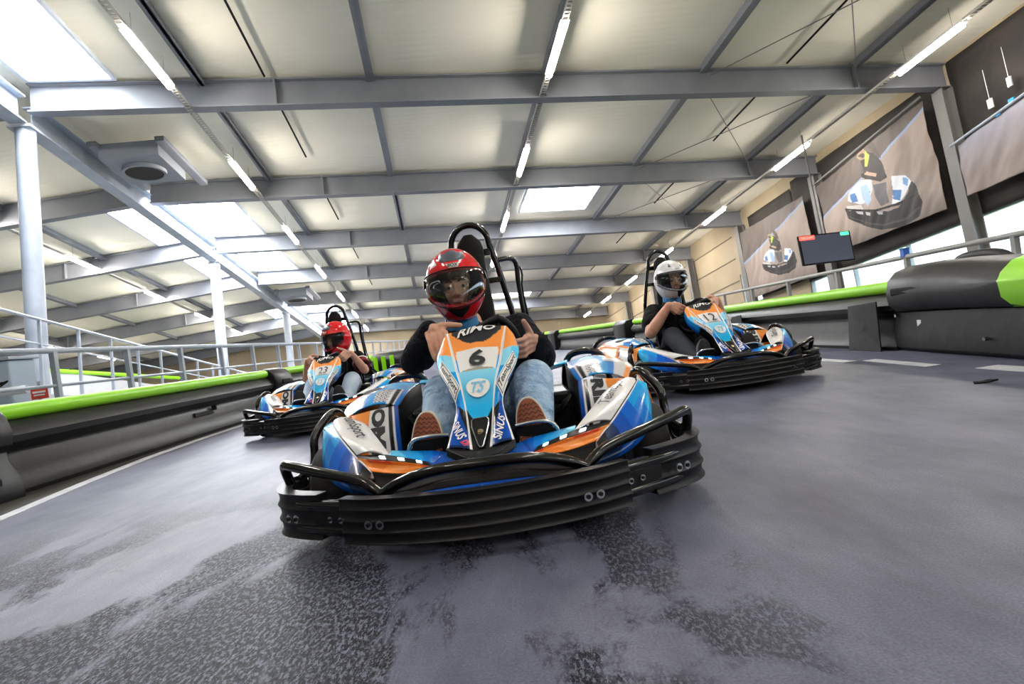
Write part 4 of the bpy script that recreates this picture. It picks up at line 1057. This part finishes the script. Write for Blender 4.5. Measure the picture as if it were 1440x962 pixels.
# ================================================================== drivers
def fuse(parts, voxel, m, name, parent=None, smooth_it=4):
    """union of tapered capsules and ellipsoids into one continuous skin"""
    b = MB()
    for p in parts:
        if p[0] == 'c':
            _, a, ra, c, rc = p; a = V(a); c = V(c); d = c-a; L = d.length
            q = V((0, 0, 1)).rotation_difference(d.normalized()) if L > 1e-6 else None
            n = 8; prof = []
            for i in range(n+1): t = PI/2*i/n; prof.append((ra*math.sin(t), -ra*math.cos(t)))
            for i in range(n+1): t = PI/2*i/n; prof.append((rc*math.cos(t), L+rc*math.sin(t)))
            prof = [(max(r, 1e-5), z) for r, z in prof]
            b.lathe(prof, Matrix.Translation(a) @ q.to_matrix().to_4x4(), m, 16)
        elif p[0] == 'e':
            M = p[3] if len(p) > 3 else None
            b.ell(p[1], p[2], m, 12, M)
    me = bpy.data.meshes.new(name); me.from_pydata(b.v, [], b.f)
    bm = bmesh.new(); bm.from_mesh(me); bmesh.ops.remove_doubles(bm, verts=bm.verts, dist=1e-5); bmesh.ops.recalc_face_normals(bm, faces=bm.faces); bm.to_mesh(me); bm.free()
    o = bpy.data.objects.new(name, me); COL.objects.link(o)
    r = o.modifiers.new('r', 'REMESH'); r.mode = 'VOXEL'; r.voxel_size = voxel; r.adaptivity = 0
    s = o.modifiers.new('s', 'SMOOTH'); s.factor = .5; s.iterations = smooth_it
    dg = bpy.context.evaluated_depsgraph_get(); me2 = bpy.data.meshes.new_from_object(o.evaluated_get(dg))
    bpy.data.objects.remove(o); bpy.data.meshes.remove(me)
    me2.materials.clear(); me2.materials.append(m); me2.polygons.foreach_set('use_smooth', [True]*len(me2.polygons))
    o = bpy.data.objects.new(name, me2); COL.objects.link(o)
    if parent: o.parent = parent
    return o

def hand(P, t, o, n, wrist_dir, sc=1.0, thumb_up=True, drape=False):
    """hand closed round a tube at P; t: tube direction towards the thumb side, o: outwards, n: towards the driver"""
    P, t, o, n = V(P), V(t).normalized(), V(o).normalized(), V(n).normalized()
    parts = []
    L = lambda a, b_, c: P+o*a*sc+n*b_*sc+t*c*sc
    wr = L(.062, .045, -.005)+V(wrist_dir)*.03
    # palm: across the four knuckles back to the wrist
    kn = []
    for i, c in enumerate((-.034, -.012, .011, .033)):
        k = L(.036-(.003 if i in (0, 3) else 0), -.002, c); kn.append(k)
        parts.append(('c', wr+(k-wr)*.15+t*c*.4*sc, .0145*sc, k, .0115*sc))
    parts.append(('c', L(.05, .03, -.018), .016*sc, L(.05, .03, .02), .016*sc))
    ln = (.82, .97, 1.05, .95)
    for i, k in enumerate(kn):
        c = (-.036, -.0125, .0115, .035)[i]; l = ln[i]
        p1 = L(.022, -.030*l, c); p2 = L(-.004, -.0345*l, c*.98); p3 = L(-.024*l, -.020*l, c*.96)
        if drape: p1 = L(.010, -.034*l, c); p2 = L(-.026*l, -.038, c*1.02); p3 = L(-.048*l, -.028, c*1.03)
        for a, ra, b_, rb in ((k, .0108, p1, .0098), (p1, .0098, p2, .0088), (p2, .0088, p3, .0078)): parts.append(('c', a, ra*sc, b_, rb*sc))
    # thumb leaves the side of the palm near its base
    if thumb_up:
        a, b1, b2, b3 = L(.05, .03, .028), L(.042, .024, .054), L(.034, .014, .076), L(.028, .006, .094)
    else:
        a, b1, b2, b3 = L(.05, .03, .028), L(.03, .03, .048), L(.002, .026, .056), L(-.018, .012, .056)
    for p, ra, q, rb in ((a, .0145, b1, .0125), (b1, .0130, b2, .0115), (b2, .0115, b3, .0100)): parts.append(('c', p, ra*sc, q, rb*sc))
    parts.append(('c', wr, .021*sc, L(.05, .025, .0), .018*sc))
    return parts, wr

def head_parts(HM):
    """HM: head matrix; -y is the face, origin at head centre"""
    X = lambda x, y, z: HM @ V((x, y, z))
    R3 = HM.to_3x3()
    P = [('e', X(0, .012, .028), (.076, .094, .088), R3), ('e', X(0, -.018, -.02), (.064, .074, .092), R3),
         ('c', X(-.030, -.058, -.098), .017, X(.030, -.058, -.098), .017), ('e', X(0, -.075, -.098), (.024, .019, .018), R3),     # jaw, chin
         ('c', X(-.05, -.01, -.07), .022, X(-.028, -.055, -.098), .016), ('c', X(.05, -.01, -.07), .022, X(.028, -.055, -.098), .016),
         ('e', X(-.041, -.066, -.030), (.022, .016, .018), R3), ('e', X(.041, -.066, -.030), (.022, .016, .018), R3),     # cheekbones
         ('c', X(-.045, -.073, .026), .009, X(-.012, -.086, .022), .009), ('c', X(.045, -.073, .026), .009, X(.012, -.086, .022), .009),   # brow
         ('c', X(0, -.087, .018), .008, X(0, -.108, -.026), .0105), ('e', X(-.011, -.099, -.031), (.0085, .009, .007), R3), ('e', X(.011, -.099, -.031), (.0085, .009, .007), R3),
         ('c', X(-.045, -.079, .0130), .0046, X(-.018, -.0855, .0125), .0048), ('c', X(.045, -.079, .0130), .0046, X(.018, -.0855, .0125), .0048), ('c', X(-.042, -.078, -.0095), .004, X(-.02, -.083, -.0105), .004), ('c', X(.042, -.078, -.0095), .004, X(.02, -.083, -.0105), .004),
         ('c', X(-.018, -.088, -.058), .0058, X(.018, -.088, -.058), .0058), ('c', X(-.015, -.087, -.069), .0065, X(.015, -.087, -.069), .0065),
         ('e', X(-.078, .012, -.012), (.009, .02, .032), R3), ('e', X(.078, .012, -.012), (.009, .02, .032), R3),
         ('c', X(0, .03, -.05), .055, X(0, .045, -.16), .052)]
    return P

def helmet(parent, HM, colr, style):
    hp = bpy.data.objects.new('helmet', None); COL.objects.link(hp); hp.parent = parent; hp.empty_display_size = .05
    hp['label'] = style['label']
    main = style['mat']
    def surf(az, el, g=1.0):
        """az 0 = face direction; el -pi/2..pi/2"""
        ca, sa = math.cos(az), math.sin(az); ce, se = math.cos(el), math.sin(el)
        rx, rz = .130, (.160 if se > 0 else .182)
        fr = max(0, ca)
        ry = .152+.018*fr*max(0, -se)
        # narrowing jaw
        nar = 1-.24*max(0, -se)**1.6
        x = rx*ce*sa*nar; y = -ry*ce*ca; z = rz*se*(1 if se > 0 else .98)
        if se < 0: y -= .030*max(0, ca)**2*(-se)*ce*2; 
        return HM @ V((x*g, y*g+.005, z*g+.008))
    # shell with the eye port and the neck left open
    NA, NE = 96, 64
    def port(az, el):
        a = abs((az+PI) % (2*PI)-PI)
        if a > 1.42: return False
        top = .30-.06*(a/1.42)**2; bot = -.60+.40*(a/1.42)**2.2
        return bot < el < top
    b = MB(); ids = {}; vs = []; fs = []; cs = []
    for i in range(NA):
        for j in range(NE+1):
            az = 2*PI*i/NA; el = lerp(-1.12, PI/2, j/NE); ids[i, j] = len(vs); vs.append(surf(az, el))
    for i in range(NA):
        for j in range(NE):
            az = 2*PI*(i+.5)/NA; el = lerp(-1.12, PI/2, (j+.5)/NE)
            if port(az, el): continue
            i2 = (i+1) % NA; fs.append((ids[i, j], ids[i2, j], ids[i2, j+1], ids[i, j+1]))
    b.add(vs, fs, main)
    sh = b.build('shell', hp, weld=True); md = sh.modifiers.new('thickness', 'SOLIDIFY'); md.thickness = .014; md.offset = -1
    # padding inside: collar round the neck and cheek pads
    b = MB(); ring = []
    for i in range(40):
        az = 2*PI*i/40; ring.append([surf(az, -1.12, .99), surf(az, -1.2, .93), surf(az, -.95, .80), surf(az, -.9, .92)])
    b.loft(ring, PLASTIC_M, cap=False, closed=True); b.build('neck_roll', hp)
    b = MB()
    for s in (-1, 1):
        rg = []
        for i in range(9):
            az = s*lerp(.62, 1.5, i/8); rg.append([surf(az, lerp(-.75, .35, k/6), .90) for k in range(7)]+[surf(az, lerp(.35, -.75, k/6), .72) for k in range(7)])
        b.loft(rg, PLASTIC_M)
    b.build('cheek_pad', hp)
    # visor
    def vis(u, v):
        a = lerp(-1.46, 1.46, u); aa = abs(a); top = .335-.06*(aa/1.42)**2; bot = -.64+.40*min(1.05, aa/1.42)**2.2
        return surf(a, lerp(bot, top, v), 1.025)
    b = MB(); b.grid(vis, 48, 16, glassy('clear_visor', 'FFFFFF', style.get('gl', .045), style.get('tint', 'D2D6DA'), .03)); b.build('visor', hp)['label'] = 'clear smoky visor'
    b = MB(); b.tube([vis(k/48, 0) for k in range(49)], .0028, style.get('edge', PLASTIC_M), 6); b.tube([vis(k/48, 1) for k in range(49)], .0028, style.get('edge', PLASTIC_M), 6); b.build('visor_edge', hp)
    for s in (-1, 1):
        c = surf(s*1.42, .12, 1.03); n = (surf(s*1.42, .12, 1.1)-c).normalized(); b = MB(); b.cyl(c-n*.004, c+n*.006, .018, style.get('pivot', PLASTIC), 18); b.build('visor_pivot', hp)
    def decal(pts, m, name, g=1.012, label=None, thick=True):
        n = len(pts); ca = sum(p[0] for p in pts)/n; ce = sum(p[1] for p in pts)/n; b = MB(); K_ = 6; rings = []
        for k in range(K_, 0, -1): rings.append([surf(lerp(ca, p[0], k/K_), lerp(ce, p[1], k/K_), g+(0 if k == K_ else (g-1)*.6*(1-k/K_))) for p in dens])  if False else None
        dens = []
        for i in range(n):
            p, q = pts[i], pts[(i+1) % n]
            for t in (0, .25, .5, .75): dens.append((lerp(p[0], q[0], t), lerp(p[1], q[1], t)))
        vs = [surf(ca, ce, g)]; fs = []; m_ = len(dens)
        for k in range(1, K_+1):
            for d in dens: vs.append(surf(lerp(ca, d[0], k/K_), lerp(ce, d[1], k/K_), g if k < K_ else 1.001))
        for i in range(m_): fs.append((0, 1+i, 1+(i+1) % m_))
        for k in range(1, K_):
            for i in range(m_): a = 1+(k-1)*m_+i; c = 1+(k-1)*m_+(i+1) % m_; fs.append((a, a+m_, c+m_, c))
        b.add(vs, fs, m); o = b.build(name, hp, weld=False)
        if label: o['label'] = label
        return o
    surfd = surf
    for P in style['decals']: decal(*P)
    for (s_, a0, a1, e0, e1, m, sh_) in style.get('text', []):
        text_on(lambda u, v: surf(lerp(a0, a1, u), lerp(e0, e1, v), 1.022), s_, 'lettering', m, hp, sh_, .02)
    return hp

def make_driver(label, M, D):
    Pn = bpy.data.objects.new('tmp', None)
    sk = []
    hm = Matrix.Translation(D['head']) @ Matrix.Rotation(D.get('yaw', 0), 4, 'Z') @ Matrix.Rotation(D.get('tilt', 0), 4, 'X') @ Matrix.Rotation(D.get('rollh', 0), 4, 'Y')
    neck = V(D['neck']); sL, sR = V(D['shL']), V(D['shR']); eL, eR = V(D['elL']), V(D['elR']); kL, kR = V(D['knL']), V(D['knR'])
    hL, hR = V((-.10, 1.21, .185)), V((.10, 1.21, .185)); aL, aR = V(D['anL']), V(D['anR'])
    chest = V(D['chest']); belly = V((0, 1.20, .26))
    wc = V((0, .83, .545)); e1 = V((1, 0, 0)); e2 = V((0, -.45, .893)); nz = V((0, .893, .45))
    hands = []
    for key, el in (('hl', eL), ('hr', eR)):
        a = D[key][0]; o_ = e1*math.cos(a)+e2*math.sin(a); t_ = -e1*math.sin(a)+e2*math.cos(a)
        if D[key][1] < 0: t_ = -t_
        Pp = wc+o_*.148
        dr = False
        if len(D[key]) > 3: Pp, t_, o_ = [V(z) for z in D[key][3]]; dr = True
        hp, wr = hand(Pp, t_, o_, nz, (el-Pp).normalized(), D.get('hs', 1), D[key][2], dr)
        hands.append((hp, wr))
    am = D.get('arm', 1.0)
    body = list(head_parts(hm))
    for hp, wr in hands: body += hp
    body += [('c', neck, .05, chest, .11), ('c', chest, .12, belly, .12), ('c', chest+V((-.06, 0, .02)), .08, chest+V((.06, 0, .02)), .08), ('c', belly, .115, (0, 1.22, .19), .12),
             ('c', hm @ V((0, .045, -.13)), .05, neck, .055)]
    for s_, e_, w_ in ((sL, eL, hands[0][1]), (sR, eR, hands[1][1])):
        body += [('c', chest+V((0, 0, .05)), .07, s_, .052), ('c', s_, .05*am, e_, .040*am), ('c', e_, .040*am, lerp(e_, w_, .35), .039*am), ('c', lerp(e_, w_, .35), .039*am, w_, .025*am)]
    for h_, k_, a_ in ((hL, kL, aL), (hR, kR, aR)):
        body += [('c', h_, .085, k_, .052), ('c', k_, .052, a_, .036), ('c', a_, .036, a_+V((0, -.05, -.03)), .034)]
    bo = fuse(body, D.get('vox', .0045), SKIN, 'person', None, 3)
    bo.matrix_world = M; tag(bo, label, 'person', None)
    # eyes, brows
    for s in (-1, 1):
        c = hm @ V((s*.031, -.0750, .003)); b = MB(); b.ell(c, (.0125, .0125, .0125), mat('eye_white', 'CFC6BF', .25), 12)
        d = (hm.to_3x3() @ V((0, -1, -.05))).normalized(); b.cyl(c+d*.0105, c+d*.0127, .0070, mat('iris_brown', '2E2118', .2), 14); b.build('eye', bo)
        b = MB(); b.tube([hm @ V((s*x, y, z)) for x, y, z in ((.012, -.0955, .024), (.026, -.0925, .031), (.044, -.080, .027))], [.0042, .0056, .003], HAIR, 8); b.build('eyebrow', bo)
    b = MB(); b.tube([hm @ V(p) for p in ((-.019, -.0925, -.0635), (0, -.0965, -.062), (.019, -.0925, -.0635))], [.003, .0055, .003], mat('lip', 'A8655A', .45), 8); b.build('lips', bo)
    if D.get('hair', True):
        b = MB()
        for k in range(26):
            t = (k/25-.5)*2; a0 = hm @ V((t*.068, -.062-.03*(1-t*t), .075)); a1 = hm @ V((t*.078, -.075-.018*(1-t*t), .045)); a2 = hm @ V((t*.085+.012*math.sin(k*3), -.058-.016*(1-abs(t)), .030+.010*math.sin(k*5)+.016*(1-abs(t))))
            b.tube([a0, a1, a2], [.006, .005, .002], HAIR, 5)
        b.build('hair', bo)
    # clothing
    jk = []
    infl = D.get('infl', .011)
    cl = hm @ V((0, .025, -.185)); jk += [('c', cl, .078, lerp(cl, chest, .4), .10), ('c', neck+V((0, .01, -.03)), .062, chest, .125+infl*.4), ('c', chest, .13+infl*.4, belly, .13+infl*.4), ('c', belly, .135, (0, 1.22, .2), .135),
           ('c', chest+V((-.07, 0, .03)), .09, chest+V((.07, 0, .03)), .09)]
    for q, (s_, e_, w_) in enumerate(((sL, eL, hands[0][1]), (sR, eR, hands[1][1]))):
        jk += [('c', chest+V((0, 0, .06)), .08, s_, .052+infl)]
        if D['sleeve'] == 'long':
            cuff = lerp(e_, w_, .93); jk += [('c', s_, .052+infl, e_, .046+infl), ('c', e_, .048+infl, lerp(e_, w_, .5), .044+infl), ('c', lerp(e_, w_, .5), .044+infl, cuff, .036+infl*.6),
                ('c', lerp(s_, e_, .7)+V((0, 0, -.015)), .045+infl, lerp(e_, w_, .25)+V((0, 0, -.02)), .040+infl), ('c', lerp(e_, w_, .55)+V((0, 0, -.012)), .045+infl, lerp(e_, w_, .62)+V((0, 0, -.012)), .044+infl)]
        else:
            jk += [('c', s_, .055*am+infl, lerp(s_, e_, .55), .058*am+infl)]
    fuse(jk, .009, D['topmat'], 'jacket' if D['sleeve'] == 'long' else 't_shirt', bo, 4)
    if D.get('sleevemat'):
        b = MB(); s_, e_ = sR, eR; d = (e_-s_).normalized(); c = lerp(s_, e_, .55)
        b.tube([c-d*.02, c+d*.035], [.080, .078], D['sleevemat'][0], 20); b.tube([c-d*.03, c-d*.018], [.0805, .0805], D['sleevemat'][1], 20); b.build('sleeve_trim', bo)
    tr = []
    for h_, k_, a_ in ((hL, kL, aL), (hR, kR, aR)):
        tr += [('c', h_, .108, k_, .080), ('c', k_, .080, lerp(k_, a_, .5), .072), ('c', lerp(k_, a_, .5), .072, lerp(k_, a_, .93), .060)]
    tr += [('c', hL, .115, hR, .115), ('c', hL+V((0, 0, .05)), .1, hR+V((0, 0, .05)), .1)]
    fuse(tr, .009, D['legmat'], 'trousers', bo, 4)
    if D.get('zip', False):
        b = MB(); b.tube([(-.03+.10, 1.03, .60), (.065, .985, .53), (.05, .965, .42)], .004, CHROME, 6); b.build('zip', bo)
    # neck warmer
    hc = hm @ V((0, .03, -.14)); fuse([('c', hm @ V((0, .03, -.12)), .066, hm @ V((0, .02, -.165)), .074)], .008, mat('blue_neck_cloth', '2F7FB8', .7, bump=(30, .5, .01)), 'neck_warmer', bo, 3)
    # shoes, soles against the pedals and facing forward
    for s, a_ in ((-1, aL), (1, aR)):
        x = a_.x*1.0; cx_ = D['shoex'][0 if s < 0 else 1]
        M2 = Matrix.Translation((cx_, .352, .235)) @ Matrix.Rotation(math.radians(-6), 4, 'X') @ Matrix.Rotation(math.radians(-s*5), 4, 'Y')
        ol = []
        for k in range(40):
            a = 2*PI*k/40; zz = math.sin(a); w_ = .0535 if zz > 0 else .042
            w_ = lerp(.041, .056, min(1, max(0, (zz+.9)/1.2))); ol.append((w_*math.copysign(abs(math.cos(a))**.85, math.cos(a)), .140*zz))
        b = MB(); b.loft([[M2 @ V((p[0]*g, yy, p[1]*g2)) for p in ol] for yy, g, g2 in ((-.012, .97, .985), (-.006, 1.0, 1.0), (.014, 1.0, 1.0), (.018, .95, .97))], D['solemat'][1]); so = b.build('shoe', bo)
        b = MB(); b.loft([[M2 @ V((p[0]*g, yy, p[1]*g2)) for p in ol] for yy, g, g2 in ((-.0145, .86, .93), (-.0115, .93, .965))], D['solemat'][0]); sl = b.build('sole', so); sl['label'] = D['solemat'][3]
        b = MB()
        for k in range(17):
            z0 = lerp(-.115, .115, k/16); hw = lerp(.041, .056, min(1, max(0, (z0/.14+.9)/1.2)))*math.sqrt(max(.05, 1-(z0/.137)**2))*.86
            pts = []; n_ = 8
            for j in range(n_+1): pts.append(M2 @ V((lerp(-hw, hw, j/n_), -.0148, z0+(.004 if j % 2 else -.004))))
            b.tube(pts, .0013, D['solemat'][2], 4)
        b.build('tread', sl)
        fuse([('c', M2 @ V((0, .035, .085)), .040, M2 @ V((0, .045, .02)), .040), ('c', M2 @ V((0, .045, .02)), .040, M2 @ V((0, .06, -.09)), .037), ('c', M2 @ V((0, .05, -.07)), .036, V(a_)+V((0, 0, 0)), .042)], .008, D['solemat'][1], 'shoe_upper', so, 3)
    helmet(bo, hm @ Matrix.Translation((0, 0, .012)), None, D['helmet'])
    return bo
KM = lambda x, y, a: Matrix.Translation((x, y, 0)) @ Matrix.Rotation(a, 4, 'Z')
M6, M12, M23 = KM(-.14, 1.66, rad(-1)), KM(1.5585, 4.1118, .1207), KM(-1.6924, 5.0344, .0291)
make_kart('6', M6, 'blue and orange racing kart numbered 6, nearest the camera in the middle', 1.0)
make_kart('12', M12, 'blue and orange racing kart numbered 12 on the right, driver in a white helmet', .55)
make_kart('23', M23, 'blue and orange racing kart numbered 23 on the left behind the front kart', .5)

RED = mat('gloss_red_shell', 'E8101A', .12, coat=.6)
DRED = mat('dark_red_shell', '8E0F18', .2, coat=.4)
WSH = mat('gloss_white_shell', 'E9EAEC', .15, coat=.5)
GREYV = mat('grey_vent', '5A6170', .3)
BOXL = mat('logo_white', 'EDEDED', .3)
red_style = dict(mat=RED, label='glossy red full-face helmet', decals=[
    ([(-.52, .66), (-.36, .58), (.40, .58), (.56, .64), (.72, .92), (.46, .86), (.28, 1.04), (-.22, 1.04), (-.38, .88), (-.72, .98)], GREYV, 'top_vent', 1.03),
    ([(-.24, .52), (.30, .52), (.20, .38), (-.12, .38)], BOXL, 'front_logo', 1.008),
    ([(-.98, .60), (-.66, .62), (-.62, .54), (-.98, .46)], BOXL, 'side_logo', 1.008),
    ([(-.60, -.64), (0, -.70), (.60, -.64), (.44, -.82), (.16, -.98), (-.16, -.98), (-.44, -.82)], PLASTIC_M, 'chin_vent', 1.012)],
    text=[('BOX', -.16, .22, .40, .50, DARKINK, .2)], edge=PLASTIC_M)
white_style = dict(mat=WSH, label='glossy white full-face helmet',  decals=[
    ([(-.62, .62), (-.40, .60), (-.58, .92)], GREYV, 'top_vent', 1.02), ([(.62, .62), (.40, .60), (.58, .92)], GREYV, 'top_vent', 1.02),
    ([(-.28, -.62), (.28, -.62), (.20, -1.0), (-.20, -1.0)], PLASTIC_M, 'chin_vent', 1.012)],
    text=[('BOX', -.14, .14, .45, .50, GREYV, .1)])
JACK = mat('dark_navy_jacket', '10131D', .8, spec=.2, bump=(13, 1, .05))
JEANS = mat('pale_blue_denim', '9DC3E2', .85, var=(9, '7BA6D2', 'C3DBEF'), bump=(16, 1, .05))
BTEE = mat('black_cotton', '0E0E0E', .85, spec=.2, bump=(13, 1, .04))
DTR = mat('dark_trousers', '2A2E38', .8, bump=(9, .6, .02))
LTR = mat('pale_grey_denim', 'AFC0D8', .85, var=(6, '9AAFCB', 'C6D3E4'), bump=(9, .6, .02))
RUST = mat('gum_sole', '96543A', .7, bump=(60, .2, .002)); RUSTD = mat('sole_groove', '3A1C12', .8); SHWH = mat('shoe_edge', 'D9D2C8', .6)
DSOLE = mat('black_sole', '1E1F22', .7); DSH = mat('dark_shoe', '2B2C30', .6); DSG = mat('black_groove', '101012', .8)
dr6 = make_driver('person in dark jacket, pale jeans and red helmet gripping the wheel of the front kart', M6, dict(
    head=(-.085, 1.06, .810), yaw=rad(4), tilt=rad(-1), rollh=rad(-2), neck=(-.055, 1.12, .665), chest=(-.02, 1.15, .50), shL=(-.195, 1.12, .605), shR=(.165, 1.13, .615),
    elL=(-.295, .95, .53), elR=(.240, .96, .475), knL=(-.178, .84, .385), knR=(.190, .84, .395), anL=(-.175, .45, .185), anR=(.165, .45, .185),
    hl=(rad(166), -1, True, ((-.150, .80, .583), (.93, -.1, .33), (-.33, .15, .93))), hr=(rad(-3), 1, True), sleeve='long', topmat=JACK, legmat=JEANS, solemat=(RUST, SHWH, RUSTD, 'rust brown zigzag sole'), shoex=(-.183, .165), helmet=red_style, zip=True, hs=1.05, vox=.0042))
dr12 = make_driver('person in black T-shirt and white helmet steering the right-hand kart', M12, dict(
    head=(-.068, 1.06, .842), yaw=rad(6), tilt=rad(0), rollh=rad(2), arm=1.22, neck=(-.05, 1.12, .665), chest=(-.02, 1.15, .50), shL=(-.225, 1.12, .60), shR=(.18, 1.13, .60),
    elL=(-.34, .93, .455), elR=(.27, .95, .47), knL=(-.20, .84, .40), knR=(.20, .84, .39), anL=(-.17, .45, .185), anR=(.18, .45, .185),
    hl=(rad(150), 1, False), hr=(rad(30), 1, False), sleeve='short', topmat=BTEE, legmat=DTR, solemat=(DSOLE, DSH, DSG, 'black sole'), shoex=(-.178, .178), helmet=white_style, vox=.006, hair=False, infl=.018))
dr23 = make_driver('person in pale jeans and red helmet looking aside in the left-hand kart', M23, dict(
    head=(.035, 1.06, .790), yaw=rad(-38), tilt=rad(8), rollh=rad(0), neck=(.02, 1.14, .64), chest=(.01, 1.15, .49), shL=(-.18, 1.12, .59), shR=(.20, 1.12, .59),
    elL=(-.27, .95, .45), elR=(.285, .96, .46), knL=(-.18, .84, .385), knR=(.18, .84, .385), anL=(-.17, .45, .185), anR=(.17, .45, .185),
    hl=(rad(155), -1, False), hr=(rad(30), 1, True), sleeve='short', topmat=BTEE, legmat=LTR, solemat=(DSOLE, DSH, DSG, 'black sole'), shoex=(-.185, .172), helmet=red_style, vox=.006, sleevemat=(mat('dark_red_cloth', '7E1424', .7), WHITE), infl=.014))

SC.view_settings.view_transform = 'Standard'; SC.view_settings.look = 'None'; SC.view_settings.gamma = 1; SC.view_settings.use_curve_mapping = False
SC.view_settings.exposure = 2.42
